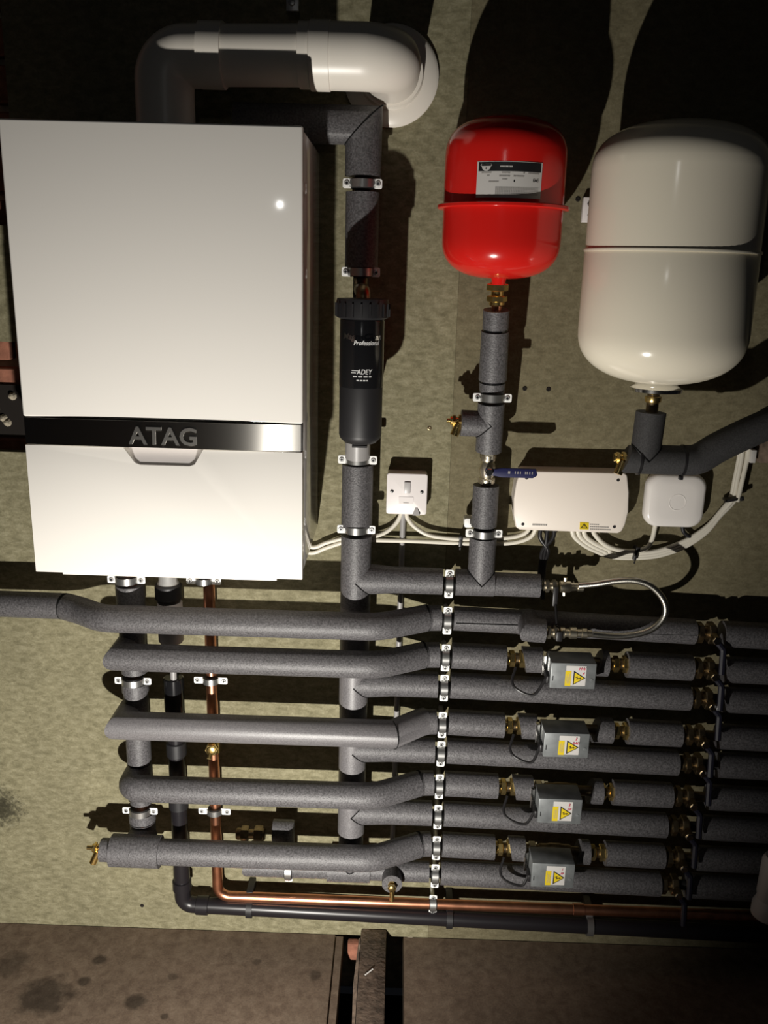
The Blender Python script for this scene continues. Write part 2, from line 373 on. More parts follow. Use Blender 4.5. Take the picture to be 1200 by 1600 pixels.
# ------------------------------------------------------------------ pipe clips
def clip(c, axis, rp, lug, label, group, m=M_ZLUG, lw=.0165, lh=.0138, depth=None, wid=.013):
    """two-part lined clip round a pipe; axis 'x' puts the lugs above and below, 'z' left and right"""
    c = Vector(c); A = AX[axis]; S = AX['z'] if axis == 'x' else AX['x']
    T = thing('pipe_clip', (c.x, c.y, c.z), label, 'pipe clip', group)
    rb = rp+.0035
    MB().lathe(c-A*wid*.62, A, [(0, rp), (0, rb-.0006), (wid*1.24, rb-.0006), (wid*1.24, rp)], 24).build('rubber_liner', M_RUBBER, T)
    n = 16; vs = []; fs = []
    for k in range(n+1):
        t = PI*k/n; d = S*math.cos(t)-AX['y']*math.sin(t)
        for rr, aa in ((rb, -1), (rb+.0022, -1), (rb+.0022, 1), (rb, 1)): vs.append(c+d*rr+A*aa*wid/2)
    for k in range(n):
        for q in range(4): fs.append((k*4+q, (k+1)*4+q, (k+1)*4+(q+1) % 4, k*4+(q+1) % 4))
    MB().add(vs, fs).build('clip_band', M_BAND, T)
    for s in (1, -1):
        lc = c+S*s*lug-AX['y']*.003
        w_, h_ = (lw, lh) if axis == 'x' else (lh*1.15, lw)
        P = rrect(w_, h_, .003, 4)
        lg = MB().prism([(lc.x+a, lc.z+b) for a, b in P], lc.y-.0012, lc.y+.0012)
        # web from lug to band
        if axis == 'x': lg.box(lc.x-w_/2, lc.x+w_/2, lc.y-.001, lc.y+.001, *sorted((c.z+s*rb*.9, lc.z)))
        else: lg.box(*sorted((c.x+s*rb*.9, lc.x)), lc.y-.001, lc.y+.001, lc.z-h_/2, lc.z+h_/2)
        lo_ = lg.build('lug', m, T, bevel=.0005, segs=1)
        sc = MB().lathe(lc-AX['y']*.0012, (0, -1, 0), [(0, .0046), (.0012, .0046), (.0026, .0034), (.0026, .0024), (.0014, .0018)], 16).build('screw', M_ZINC, lo_)
        MB().box(lc.x-.0026, lc.x+.0026, lc.y-.0040, lc.y-.0034, lc.z-.0006, lc.z+.0006).box(lc.x-.0006, lc.x+.0006, lc.y-.0040, lc.y-.0034, lc.z-.0026, lc.z+.0026).build('screw_cross', M_INK, lo_)
    cyl(c+AX['y']*rb*.9, (c.x, -.0, c.z), .005, 10).build('standoff', M_ZINC, T)
    return T

def seam_curve(parent, c, run, branch, R, r, half='both'):
    """dark joint line where a branch sleeve (radius r) meets a run sleeve (radius R) seen from the room"""
    run, branch = Vector(run), Vector(branch); pts = []
    n = 20
    for k in range(n+1):
        t = -PI/2+PI*k/n
        if half == 'low' and t > .12: continue
        y = r*math.cos(t); q = r*math.sin(t)
        h = math.sqrt(max(R*R-y*y, 0))
        pts.append(Vector(c)+run*q+branch*(h+.0006)-AX['y']*(y+.0004))
    return MB().tube(pts, .0012, 6).build('joint_seam', M_SEAM, parent)

RI, RB, DR, DF = .029, .0257, .063, .118        # riser sleeve, branch sleeve radius; depths of back and front pipes
xR = .5175                                      # main riser
CX = .697                                       # clip column
G = .0125                                       # half gap in the foam at a clip
# ---- main riser
R_ = thing('insulated_riser', (xR, -DR, -.73), 'tall grey foam-lagged riser pipe beside the boiler with five side branches', 'pipe')
ztopR = Z(572, 196, DR)
cl_z = [Z(567, 288, DR), Z(565, 425, DR), Z(557, 716, DR), Z(555, 824, DR)]
cyl((xR, -DR, -.74), (xR, -DR, ztopR), .014, 16).build('pipe_core', M_RUBBER, R_)  # bare pipe coloured black, for the shade inside the sleeve gaps
def sleeve(parent, p0, p1, r, m=M_FOAM, name='foam_sleeve', seg=36): return cyl(p0, p1, r, seg).build(name, m, parent)
MB().tube([(.30, -DR, ztopR), (xR, -DR, ztopR), (xR, -DR, cl_z[0]+G)], RI+.002, 36).build('foam_elbow', M_FOAM, R_)
# mitre joint line
pts = []
for k in range(21):
    t = PI*k/20; o = (RI+.0024)
    q = math.cos(t)*o; pts.append((xR+q, -DR-math.sin(t)*o, ztopR+q))
MB().tube(pts, .0012, 6).build('joint_seam', M_SEAM, R_)
sleeve(R_, (xR, -DR, cl_z[0]-.013), (xR, -DR, cl_z[1]+.008), RI)
sleeve(R_, (xR, -DR, cl_z[2]-.011), (xR, -DR, cl_z[3]+.003), RI)
zA = -.0805; zrow = {'B': -.1559, 'C': -.2342, 'D': -.3803, 'E': -.5205, 'F': -.6661}; zbr = {'C2': -.299, 'D2': -.4451, 'E2': -.5918, 'F2': -.7344}
sleeve(R_, (xR, -DR, cl_z[3]-.015), (xR, -DR, zA-.055), RI)
zprev = zA-.055
for k in ('C2', 'D2', 'E2'):
    sleeve(R_, (xR, -DR, zprev), (xR, -DR, zbr[k]-.05), RI if k == 'C2' else RI-.0012, M_FOAML); zprev = zbr[k]-.05
sleeve(R_, (xR, -DR, zprev), (xR, -DR, zbr['F2']), RB)
for k, z in enumerate(cl_z):
    clip((xR, -DR-(.010 if k in (2, 3) else .012), z), 'z', .0165, .0265 if k < 2 else .029,
         ['zinc clip near the top of the tall riser, below the mitred elbow', 'shadowed clip on the riser just above the black filter', 'zinc clip on the riser just under the black filter', 'zinc clip on the riser level with the white switch cables'][k], 'clips on the tall riser', lw=.016, lh=.012)

# ---- magnetic filter
fd = .165; fr = (X(600, 560, fd)-X(531, 560, fd))/2; fx = X(565, 560, fd)
Fl = thing('magnetic_filter', (fx, -fd, Z(562, 698, fd)), 'glossy black cylindrical magnetic filter with white lettering on the riser', 'filter')
fz = lambda y: Z(565, y, fd+fr)
MB().lathe((fx, -fd, 0), (0, 0, 1), [(fz(478), fr*.9), (fz(474), fr*1.15), (fz(472), fr*1.19), (fz(497), fr*1.2), (fz(499), fr*1.1)][::-1] if False else [(fz(500), fr*1.02), (fz(497), fr*1.17), (fz(474), fr*1.18), (fz(468), fr*1.14), (fz(467), fr*.7)], 40).build('screw_cap', M_BLACKM, Fl)
for k in range(20):
    a = 2*PI*k/20; rr = fr*1.18
    MB().box(-.002, .002, -.0015, .0015, fz(496), fz(475)).xf(Matrix.Translation((fx+rr*math.cos(a), -fd+rr*math.sin(a), 0)) @ Matrix.Rotation(a, 4, 'Z')).build('grip_rib', M_BLACKM, Fl)
MB().lathe((fx, -fd, 0), (0, 0, 1), [(fz(608), fr*.99), (fz(606), fr), (fz(503), fr), (fz(500), fr*.96)], 48).build('label_sleeve', M_BLACKG, Fl)
MB().lathe((fx, -fd, 0), (0, 0, 1), [(fz(700), fr*.4), (fz(697), fr*.72), (fz(690), fr*.93), (fz(684), fr*.985), (fz(608), fr*.985)], 48).build('canister', M_BLACKM, Fl)
MB().lathe((fx+.001, -fd, 0), (0, 0, 1), [(fz(704), .008), (fz(698), .009)], 12).box(fx-.013, fx+.013, -fd-.02, -fd+.02, fz(703), fz(700)).build('drain_plug', M_BLACK, Fl)
MB().tube(fillet([(fx, -fd+.01, fz(480)), (fx, -fd+.01, fz(455)), (xR, -DR-.02, cl_z[1]-.03), (xR, -DR-.01, cl_z[1]-.012)], .02, 5), .012, 16).build('pipe_tail', M_BRASSD, Fl)
MB().tube(fillet([(fx, -fd+.02, fz(660)), (xR, -DR-.02, fz(690)), (xR, -DR-.012, cl_z[2]+.004)], .02, 5), .023, 20).build('outlet_collar', M_CONDUIT, Fl)
def ftext(body, size, px0, px1, ybase, m, shear=0, bold=0, name='lettering'):
    t = text_mb(body, size, 0, shear, bold); wx = max(v.x for v in t.v)-min(v.x for v in t.v)
    a0, a1 = X(px0, ybase, fd+fr)-fx, X(px1, ybase, fd+fr)-fx
    A0, A1 = fr*math.asin(max(-.98, a0/fr)), fr*math.asin(min(.98, a1/fr))
    t.xf(Matrix.Diagonal(((A1-A0)/wx, 1, 1, 1))); m0 = min(v.x for v in t.v)
    # subdivide not needed: small glyphs
    wrap(t, fx, fd, fr+.0004, A0-m0, fz(ybase)); return t.build(name, m, Fl)
ftext('MagnaClean', .0135, 536, 595, 531, M_FOIL, .25, .0004, 'foil_lettering')
ftext('Professional', .0105, 552.5, 592, 539.5, M_PRINT, .25, .00015)
ftext('ADEY', .0115, 557, 581.5, 585, M_PRINT, .2, .00015)
for (xa, xb, yy, th) in ((549, 560, 579.5, .0006), (548, 556, 583, .0006), (551, 581, 588.8, .0011), (557, 575, 594.8, .0011)):
    mbt = MB(); n = 14
    for k in range(n):
        if th > .001 and k % 4 == 3: continue
        u0, u1 = [X(xa+(xb-xa)*q/n, yy, fd+fr)-fx for q in (k, k+.9)]
        mbt.box(u0, u1, -th, th, -.0001, .0001) if False else mbt.add([(u0, -th, 0), (u1, -th, 0), (u1, th, 0), (u0, th, 0)], [(0, 1, 2, 3)])
    wrap(mbt, fx, fd, fr+.0004, 0, fz(yy)).build('small_print', M_PRINT, Fl)

def branch_sleeve(parent, z, R):
    return MB().lathe((xR, -DR, z), (1, 0, 0), [(0, R), (.032, R), (.075, RB), (CX-G-xR, RB)], 36).build('foam_sleeve', M_FOAM, parent)
# ---- branch A towards the filling loop
A_ = thing('insulated_branch_pipe', (CX, -DR, zA), 'topmost lagged branch running right from the riser to the braided hose', 'pipe')
xa_end, xm = X(843, 914, DR), X(772, 912, DR)
branch_sleeve(A_, zA, RI); sleeve(A_, (CX+G, -DR, zA-.0005), (xm-.001, -DR, zA-.0005), RB)
sleeve(A_, (xm, -DR, zA-.002), (xa_end, -DR, zA-.003), RB-.003)
cyl((xR, -DR, zA), (xa_end+.003, -DR, zA-.003), .011, 14).build('pipe_core', M_RUBBER, A_)
seam_curve(A_, (xR, -DR, zA), (0, 0, 1), (1, 0, 0), RI, RI, 'low')
ORD = ['topmost', 'second from the top', 'third from the top', 'fourth from the top', 'fifth from the top', 'sixth from the top', 'seventh from the top', 'fifth from the bottom', 'fourth from the bottom', 'third from the bottom', 'bottommost']

# ---- rail clips
rail = [zA] + [zrow['B'], zrow['C'], zbr['C2'], zrow['D'], zbr['D2'], zrow['E'], zbr['E2'], zrow['F'], zbr['F2']]
nm = ['topmost', 'second', 'third', 'fourth', 'fifth', 'sixth', 'seventh', 'eighth', 'ninth', 'tenth']
for k, z in enumerate(rail):
    clip((CX, -DR-.010, z), 'x', .0125, .0216, 'zinc screw clip in the long vertical column of clips, %s from the top' % nm[k] if k else 'zinc screw clip in the long vertical column of clips, topmost one', 'column of pipe clips')
zcop = -.824
clip((CX, -.05, zcop), 'x', .0112, .0175, 'zinc clip holding the bare copper pipe, bottommost of the clip column', 'column of pipe clips', lh=.011)

# ---- front pipes B..F with their right-hand runs
def zr(z0, x, drop=.022): return z0-drop*(x-CX)
front_lab = {'B': 'lagged pipe directly under the boiler running in from the left edge', 'C': 'lagged front pipe feeding the uppermost grey valve box', 'D': 'lagged front pipe with a mitred step feeding the second valve box', 'E': 'lagged front pipe feeding the third valve box down', 'F': 'lowest lagged front pipe, with a thicker sleeve and drain tap at its left end'}
xLR = .0795                                    # left riser
PR = .0262
for k, z in zrow.items():
    P = thing('insulated_zone_pipe', (.35, -DF, z), front_lab[k], 'pipe', 'lagged horizontal zone pipes')
    e0, e1 = (.565, .645) if k != 'D' else (.598, .652)
    xs = X({'B': 666, 'C': 662, 'D': 660, 'E': 655, 'F': 655}[k], {'B': 970, 'C': 1025, 'D': 1125, 'E': 1223, 'F': 1320}[k], DR)
    if k == 'B':
        xb = X(97, 948, .09)
        pl_ = [(xb+.0025, -DR-.012, z+.004), (xb+.035, -DR-.025, z+.002), (xb+.085, -DF, z), (e0, -DF, z), (xs-.001, -DR-.004, z)]
        MB().tube(fillet(pl_, [.07, .07, .10], 8), PR, 32).build('foam_sleeve', M_FOAM, P)
        MB().tube([(-.75, -DR, z+.006), (xb-.003, -DR-.010, z+.004)], PR*.97, 32).build('foam_sleeve', M_FOAM, P)
        MB().tube([(xb-.004, -DR-.010, z+.004), (xb+.003, -DR-.012, z+.004)], PR*.985, 30).build('joint_seam', M_SEAM, P)
        MB().tube([(-.75, -DR, z+.006), (xb+.01, -DR-.012, z+.004)], .013, 12).build('copper_core', M_COPPER, P)
    elif k == 'F':
        MB().tube(fillet([(X(245, 1333, DF), -DF, z), (e0, -DF, z), (xs-.001, -DR-.004, z)], .10, 8), PR, 32).build('foam_sleeve', M_FOAM, P)
        sx0, sx1 = X(175, 1332, DF), X(251, 1334, DF)
        sleeve(P, (sx0, -DF, z), (sx1, -DF, z), .0325); sleeve(P, (X(159, 1332, DF), -DF, z), (sx0+.01, -DF, z), .0235)
        sleeve(P, (xLR, -DF+.005, z), (xLR, -DR, z), .03)
        ex = X(158, 1332, DF)
        d_ = fitting(P, (ex-.006, -DF, z+.004), (1, 0, 0), .022, .0115, M_BRASS, 'drain_tap')
        cyl((ex-.016, -DF, z+.004), (ex-.028, -DF, z+.004), .0045, 10).build('tap_spindle', M_BRASS, d_)
        MB().tube([(ex-.004, -DF-.004, z), (ex-.013, -DF-.006, z-.02), (ex-.016, -DF-.007, z-.027)], .0075, 10).build('hose_tail', M_BRASS, d_)
    else:
        xt_ = X({'C': 163, 'D': 167, 'E': 178}[k], {'C': 1030, 'D': 1138, 'E': 1235}[k], DF+PR*.6)+PR; r0 = .022 if k == 'E' else 0; rad = [r0, .10]
        pth = [(xt_, -DR+.01, z), (xt_, -DF, z), (e0, -DF, z), (xs-.001, -DR-.004, z)]
        if k == 'D': pth = [(xt_, -DR+.01, z), (xt_, -DF, z), (e0, -DF, z), (e1, -DR-.006, z), (xs+.006, -DR, z)]; rad = [0, 0, 0]
        MB().tube(fillet(pth, rad, 8), PR if k != 'D' else PR+.0012, 32).build('foam_sleeve', M_FOAML if k == 'D' else M_FOAM, P)
        if k == 'D':
            pts = []
            for q in range(13):
                t = PI*q/12-PI/2; o = PR+.0017
                pts.append((e0-math.cos(t)*o*-.4142*0+math.cos(t)*o*.40, -DF-math.cos(t)*o, z+math.sin(t)*o))
            MB().tube(pts, .001, 6).build('joint_seam', M_SEAM, P)
    sleeve(P, (xs+(.002 if k != 'D' else .005), -DR-.002, z), (CX-G, -DR, z), RB-.0005)
    cyl((xs-.01, -DR, z), (CX+.03, -DR, z), .0115, 14).build('pipe_core', M_RUBBER, P)
    if k != 'D': MB().tube([(xs-.0025, -DR-.004, z), (xs+.0015, -DR-.003, z)], RB+.0012, 30).build('joint_seam', M_SEAM, P)
    if k == 'B':
        x1 = X(812, 970, DR)
        sleeve(P, (CX+G, -DR, z), (x1, -DR, zr(z, x1)), RB-.002)
        MB().box(CX+.016, x1-.006, -DR-RB+.0005, -DR-RB+.003, z-.001, z+.0002).build('foam_slit', M_SEAM, P)
        # tee towards the hose
        q0 = at(816, 966, .10); q1 = at(826, 984, .105); q2 = at(851, 986, .105)
        MB().tube([(q1.x+.004, -.060, q1.z+.004), (q1.x+.004, -.105, q1.z), (q2.x, -.105, q2.z)], RB-.003, 30).build('foam_tee', M_FOAM, P)
        x2 = X(1085, 985, DR); sleeve(P, (x1-.002, -DR+.002, zr(z, x1, .028)), (x2, -DR+.002, zr(z, x2, .028)), RB-.001, M_FOAM)
        MB().box(x1+.04, x2-.002, -DR-RB+.003, -DR-RB+.006, zr(z, x2)-.001, zr(z, x2)).build('foam_slit', M_SEAM, P)
        x3 = X(1128, 988, DR); sleeve(P, (x3, -DR, zr(z, x3, .028)), (1.75, -DR, zr(z, 1.75, .028)), RB)

RUN = {'C': ((706, 790), (790, 818), (818, 846), (860, 931), (934, 949), (955, 982), (979, 1080), (1082, 1124), 1131, 1029, 'HW', '4'),
       'D': ((700, 787), (787, 813), (812, 837), (850, 921), (930, 956), (957, 982), (980, 1063), (1065, 1112), 1122, 1132, '3', 'RAD'),
       'E': ((695, 777), (777, 803), (803, 831), (842, 910), (922, 940), (938, 958), (957, 1048), (1050, 1092), 1106, 1229, '2', 'GF'),
       'F': ((692, 772), (772, 798), (797, 819), (832, 899), (902, 920), (919, 946), (945, 1036), (1037, 1076), 1086, 1324, '1', 'FF')}
def scribble(parent, body, c, size, m=M_REDINK):
    t = text_mb(body, size, 0, .15, .00012, 'CENTER'); t.xf(Matrix.Translation(c) @ FACE); return t.build('handwriting', m, parent)
box_lab = {'C': 'galvanised valve actuator box on the highest of the four zone pipes', 'D': 'galvanised valve actuator box, second of the four from the top', 'E': 'galvanised valve actuator box, third of the four from the top', 'F': 'galvanised valve actuator box, lowest of the four, above the copper pipe'}
iso_n = 0
def iso_valve(xc, z, label):
    """brass isolating valve with a dark lever"""
    V = thing('isolating_valve', (xc, -DR, z), label, 'valve', 'row of isolating valves at the right')
    fitting(V, (xc-.006, -DR, z), (1, 0, 0), .046, .021, M_BRASSD, 'valve_body')
    cyl((xc+.008, -DR-.010, z), (xc+.008, -DR-.034, z-.003), .009, 14).build('spindle', M_BRASSD, V)
    hexnut((xc+.008, -DR-.034, z-.003), (0, -1, 0), .006, .008).build('lever_nut', M_CHROME, V)
    MB().tube(fillet([(xc+.008, -DR-.030, z-.004), (xc+.022, -DR-.034, z-.020), (xc+.022, -DR-.042, z-.068)], .01, 4), .0062, 8).build('lever', M_NAVYD, V)
    return V
for k, (i1, br1, i2, bx, i3, br2, i4, iv, i5, yc, s1, s2) in RUN.items():
    z = zrow[k]; f = lambda p: X(p, yc+(p-750)*.034, DR)
    pt = lambda p: Vector((f(p), -DR, zr(z, f(p))))
    P = thing('insulated_valve_run', (f(880), -DR, z), {'C': 'lagged pipe either side of the uppermost valve box', 'D': 'lagged pipe either side of the second valve box', 'E': 'lagged pipe either side of the third valve box', 'F': 'lagged pipe either side of the lowest valve box'}[k], 'pipe', 'lagged valve runs')
    cyl(pt(i1[0]-6), pt(i5+10), .0105, 14).build('pipe_core', M_BRASSD, P)
    sleeve(P, (CX+G, -DR, z), pt(i1[1]), RB)
    fitting(P, (pt(br1[0]+1)+pt(br1[1]+4))/2, (1, 0, 0), f(br1[1])-f(br1[0])+.008, .0165, M_BRASS)
    # angled collar pieces
    c0, c1 = pt(i2[0]), pt(i2[1])
    t = MB().tube([c0, c1], RB, 30)
    for v in t.v: v.x += (v.z-c0.z)*(-.22 if v.x < (c0.x+c1.x)/2 else .0)
    t.build('foam_collar', M_FOAM, P)
    c0, c1 = pt(i3[0]), pt(i3[1]); t = MB().tube([c0, c1], RB, 30)
    for v in t.v: v.x += (v.z-c0.z)*(.25 if v.x < (c0.x+c1.x)/2 else 0)
    t.build('foam_collar', M_FOAM, P)
    fitting(P, (pt(br2[0])+pt(br2[1]))/2, (1, 0, 0), f(br2[1])-f(br2[0])+.006, .0165, M_BRASS)
    sleeve(P, pt(i4[0]), pt(i4[1]), RB)
    x3 = f(i5); sleeve(P, (x3, -DR, zr(z, x3)), (1.75, -DR, zr(z, 1.75)), RB)
    # valve + actuator
    zb = lambda y: Z((bx[0]+bx[1])/2, y, .130)
    x0, x1 = X(bx[0], yc+28, .130), X(bx[1], yc+28, .130)
    yo = {'C': 0, 'D': -2, 'E': 4, 'F': 10}[k]
    ztp, zbt = zb({'C': 1036.5, 'D': 1146, 'E': 1249, 'F': 1350}[k]), zb({'C': 1076.5, 'D': 1184, 'E': 1287, 'F': 1387}[k])
    V = thing('zone_valve', ((x0+x1)/2, -DR, zr(z, x0)), box_lab[k], 'valve', 'motorised zone valves')
    vc = pt((bx[0]+bx[1])/2)
    MB().lathe(vc-Vector((.035, 0, 0)), (1, 0, 0), [(0, .011), (.004, .0135), (.02, .0135), (.026, .015), (.046, .015), (.052, .0135), (.066, .0135), (.07, .011)], 22).build('valve_body', M_BRASSD, V)  # body darkened: the shade behind the box is in its colour
    hexnut(vc-Vector((.046, 0, 0)), (1, 0, 0), .014, .017).build('hex_nut', M_NICKEL, V)
    MB().box(x0-.010, x0-.002, -.092, -.080, zbt+.008, ztp-.004).build('motor_bracket', M_CHROME, V, bevel=.001, segs=1)
    MB().box(x0-.006, x0+.001, -.124, -.098, zbt+.006, zbt+.022).build('manual_lever', M_BLACK, V, bevel=.002)
    hd = MB().box(x0, x1, -.130, -.076, zbt, ztp).build('actuator_box', M_GALV, V, bevel=.0018, segs=2)
    MB().box(x0+.004, x0+.0055, -.1304, -.128, zbt+.016, zbt+.026).build('lever_slot', M_INK, hd)
    MB().lathe((x1-.008, -.1300, zbt+.020), (0, -1, 0), [(0, .0035), (.001, .003), (.0012, .0001)], 12).build('rivet', M_GALV, hd)
    # sticker
    lx0, lx1 = x0+(x1-x0)*.335, x0+(x1-x0)*.78; lz0, lz1 = zbt+.007, ztp-.005; W_, H_ = lx1-lx0, lz1-lz0; yl = -.1306
    st = MB().prism(rrect(W_, H_, .001, 3, (lx0+lx1)/2, (lz0+lz1)/2), -.1301, yl).build('warning_sticker', M_LABEL, V)
    MB().box(lx0-.0008, lx0+W_*.27, yl-.0004, yl+.0002, lz0-.0006, lz0+H_*.74).build('yellow_panel', M_YEL, st)
    mbl = MB()
    for q in range(4): mbl.box(lx0+W_*(.05+.05*q), lx0+W_*(.065+.05*q), yl-.0007, yl-.0004, lz0+H_*.12, lz0+H_*random.uniform(.45, .68))
    mbl.build('small_print', M_GREYINK, st)
    tri = lambda s, y0, y1, m, n: MB().prism([(lx0+W_*(.62+s*a), lz0+H_*(.40+s*b)) for a, b in ((-.24, .36), (-.24, -.36), (.36, 0))], y0, y1).build(n, m, st)
    tri(1, yl-.0005, yl, M_INK, 'triangle_border'); tri(.78, yl-.0008, yl-.0004, M_YEL, 'warning_triangle')
    bl_ = [(-.13, .02), (.02, .07), (.0, .0), (.16, .02), (.13, .05), (.2, -.01), (.12, -.06), (.13, -.02), (-.05, -.05), (-.03, .02)]
    MB().prism([(lx0+W_*(.58+a), lz0+H_*(.40+b*1.3)) for a, b in bl_], yl-.0011, yl-.0007).build('lightning_mark', M_INK, st)
    scribble(st, s1, (lx0+W_*(.82 if len(s1) < 2 else .78), yl-.0014, lz0+H_*.80), .0075)
    scribble(st, s2, (lx0+W_*(.86 if len(s2) < 2 else .82), yl-.0014, lz0+H_*.58), .0065)
    tag(MB().tube(spline([(f(br1[0]+14), -.083, z-.012), (f(br1[0]+8), -.10, z-.034), (f(br1[0]+16), -.112, z-.046), (f(br1[0]+40), -.118, z-.052), (x0-.004, -.112, zbt+.012)], 8), .0028, 8).build('actuator_cable', M_BLACK, None),
        {'C': 'thin black cable looping into the uppermost valve box', 'D': 'thin black cable looping into the second valve box', 'E': 'thin black cable looping into the third valve box', 'F': 'thin black cable looping into the lowest valve box'}[k], 'cable', 'actuator cables')
    iso_valve(f((iv[0]+iv[1])/2), zr(z, f(1100)), {'C': 'brass isolating valve right of the uppermost valve box', 'D': 'brass isolating valve right of the second valve box', 'E': 'brass isolating valve right of the third valve box', 'F': 'brass isolating valve right of the lowest valve box'}[k])
iso_valve(X(1106, 980, DR), zr(zrow['B'], 1.18, .028), 'brass isolating valve right of the braided hose, topmost of its row')

BR = {'C2': (1077, 1130, 1070), 'D2': (1058, 1120, 1172), 'E2': (1040, 1095, 1270), 'F2': (1030, 1072, 1362)}
for n_, (k, (pe, ps, yc)) in enumerate(BR.items()):
    z = zbr[k]; lab = ['under the first valve box', 'under the second valve box', 'under the third valve box', 'nearest the copper pipe'][n_]
    P = thing('insulated_return_pipe', (CX, -DR, z), 'lagged branch pipe from the riser running straight right '+lab, 'pipe', 'lagged return branches')
    xe_, xs_ = X(pe, yc+13, DR), X(ps, yc+15, DR)
    cyl((xR, -DR, z), (xs_+.02, -DR, zr(z, xs_)), .0105, 12).build('pipe_core', M_RUBBER, P)
    if k != 'F2':
        rj = RI-(.0012 if k != 'C2' else 0); branch_sleeve(P, z, rj)
        seam_curve(P, (xR, -DR, z), (0, 0, 1), (1, 0, 0), rj, rj, 'low' if k != 'E2' else 'both')
    else:
        xl_ = X(388, 1358, DR)
        MB().tube([(xl_+.012, -.02, z), (xl_+.012, -DR, z), (CX-G, -DR, z)], RB-.004, 30).build('foam_sleeve', M_FOAM, P)
        sleeve(P, (X(512, 1368, DR), -DR, z), (X(578, 1372, DR), -DR, z), RB+.001)
        seam_curve(P, (xR, -DR, z), (1, 0, 0), (0, 0, 1), RB+.001, RB)
        xt = X(613, 1360, .09)
        MB().tube([(xt, -DR, z), (xt, -DR-.044, z)], .021, 26).build('foam_tee', M_FOAM, P)
        ft = fitting(P, (xt, -DR-.05, z), (0, -1, 0), .022, .0085, M_BRASS, 'drain_tap')
        MB().tube([(xt, -DR-.054, z), (xt+.001, -DR-.056, z-.03)], .005, 10).build('hose_tail', M_BRASS, ft)
    sleeve(P, (CX+G, -DR, z), (xe_, -DR, zr(z, xe_)), RB); sleeve(P, (xs_, -DR, zr(z, xs_)), (1.75, -DR, zr(z, 1.75)), RB)
    iso_valve((xe_+xs_)/2-.004, zr(z, xe_), 'brass isolating valve on the return branch '+lab)
clip((X(452, 1365, DR), -DR-.008, zbr['F2']), 'x', .0165, .0205, 'shiny clip half hidden behind the lowest front pipe, left of the riser foot', 'clips on lower pipes')
# dark valve behind row F
V = thing('wall_valve', (X(420, 1300, .04), -.04, Z(420, 1300, .04)), 'dim brass valve and lagged stub behind the lowest front pipe', 'valve')
q = at(392, 1303, .045); fitting(V, q, (1, 0, 0), .062, .017, M_BRASSD, 'valve_body')
q = at(440, 1290, .05); MB().tube([(q.x-.018, q.y, q.z-.012), (q.x+.004, q.y, q.z-.012), (q.x+.004, q.y, zbr['F2'])], .023, 28).build('foam_elbow', M_FOAM, V)

# ---- filling loop
H = thing('filling_loop', (X(860, 915, .07), -.07, zA), 'braided steel filling hose curving between two nickel valves', 'hose')
p = at(858, 915, DR); p.z = zA-.003; fitting(H, (p.x+.002, -DR, p.z), (1, 0, 0), .028, .0125, M_NICKEL, 'lower_union' if False else 'union')
p2 = at(885, 915, DR); p2.z = p.z
MB().lathe((p2.x-.014, -DR, p2.z), (1, 0, 0), [(0, .008), (.002, .0115), (.02, .0115), (.024, .0085), (.036, .0075), (.036, .009), (.046, .009), (.048, .006)], 18).build('valve_body', M_NICKEL, H)
MB().lathe((p2.x-.003, -DR, p2.z-.012), (0, 0, -1), [(0, .004), (.006, .004), (.006, .003)], 8).lathe((p2.x-.003, -DR, p2.z+.012), (0, 0, 1), [(0, .004), (.006, .004), (.006, .003)], 8).build('test_nipple', M_NICKEL, H)
MB().box(p.x+.006, p.x+.016, -DR-.016, -DR-.010, p.z-.036, p.z+.004).build('isolator_lever', M_BLACK, H, bevel=.002)
MB().tube([(p.x+.012, -DR-.013, p.z-.03), (p.x+.014, -.10, p.z-.066), (p.x+.013, -.105, Z(862, 980, .105))], .0028, 8).build('retaining_strap', M_BLACK, H)
b0 = at(862, 988, .105)
fitting(H, (b0.x, -.105, b0.z), (1, 0, 0), .026, .0125, M_NICKEL, 'union')
MB().lathe((b0.x+.014, -.105, b0.z), (1, 0, 0), [(0, .008), (.002, .011), (.010, .011), (.012, .0085), (.018, .0085), (.020, .0115), (.032, .0115), (.034, .008), (.042, .008), (.043, .0095), (.052, .0095), (.054, .007), (.062, .0065)], 18).build('check_valve', M_NICKEL, H)
MB().box(b0.x+.006, b0.x+.018, -.122, -.114, b0.z-.012, b0.z+.008).build('isolator_lever', M_BLACK, H, bevel=.002)
hp = [(905, 915, .072), (930, 913, .08), (962, 908, .09), (990, 907, .098), (1014, 914, .104), (1032, 930, .108), (1040, 948, .11), (1037, 965, .11), (1022, 981, .109), (1000, 990, .108), (970, 994, .106), (945, 993, .105), (926, 991, .105)]
hm = MB().tube(spline([at(*q) for q in hp], 6), .0062, 12)
M_BRAID = bpy.data.materials.new('steel_braid'); M_BRAID.use_nodes = True
_t = M_BRAID.node_tree; _b = _t.nodes['Principled BSDF']; _b.inputs['Base Color'].default_value = (.58, .56, .5, 1); _b.inputs['Metallic'].default_value = 1; _b.inputs['Roughness'].default_value = .3
_v = _t.nodes.new('ShaderNodeTexVoronoi'); _v.inputs['Scale'].default_value = 620; _tc = _t.nodes.new('ShaderNodeTexCoord'); _t.links.new(_tc.outputs['Object'], _v.inputs['Vector'])
_bp = _t.nodes.new('ShaderNodeBump'); _bp.inputs['Distance'].default_value = .0008; _bp.inputs['Strength'].default_value = .18; _t.links.new(_v.outputs['Distance'], _bp.inputs['Height']); _t.links.new(_bp.outputs['Normal'], _b.inputs['Normal'])
hm.build('braided_hose', M_BRAID, H)

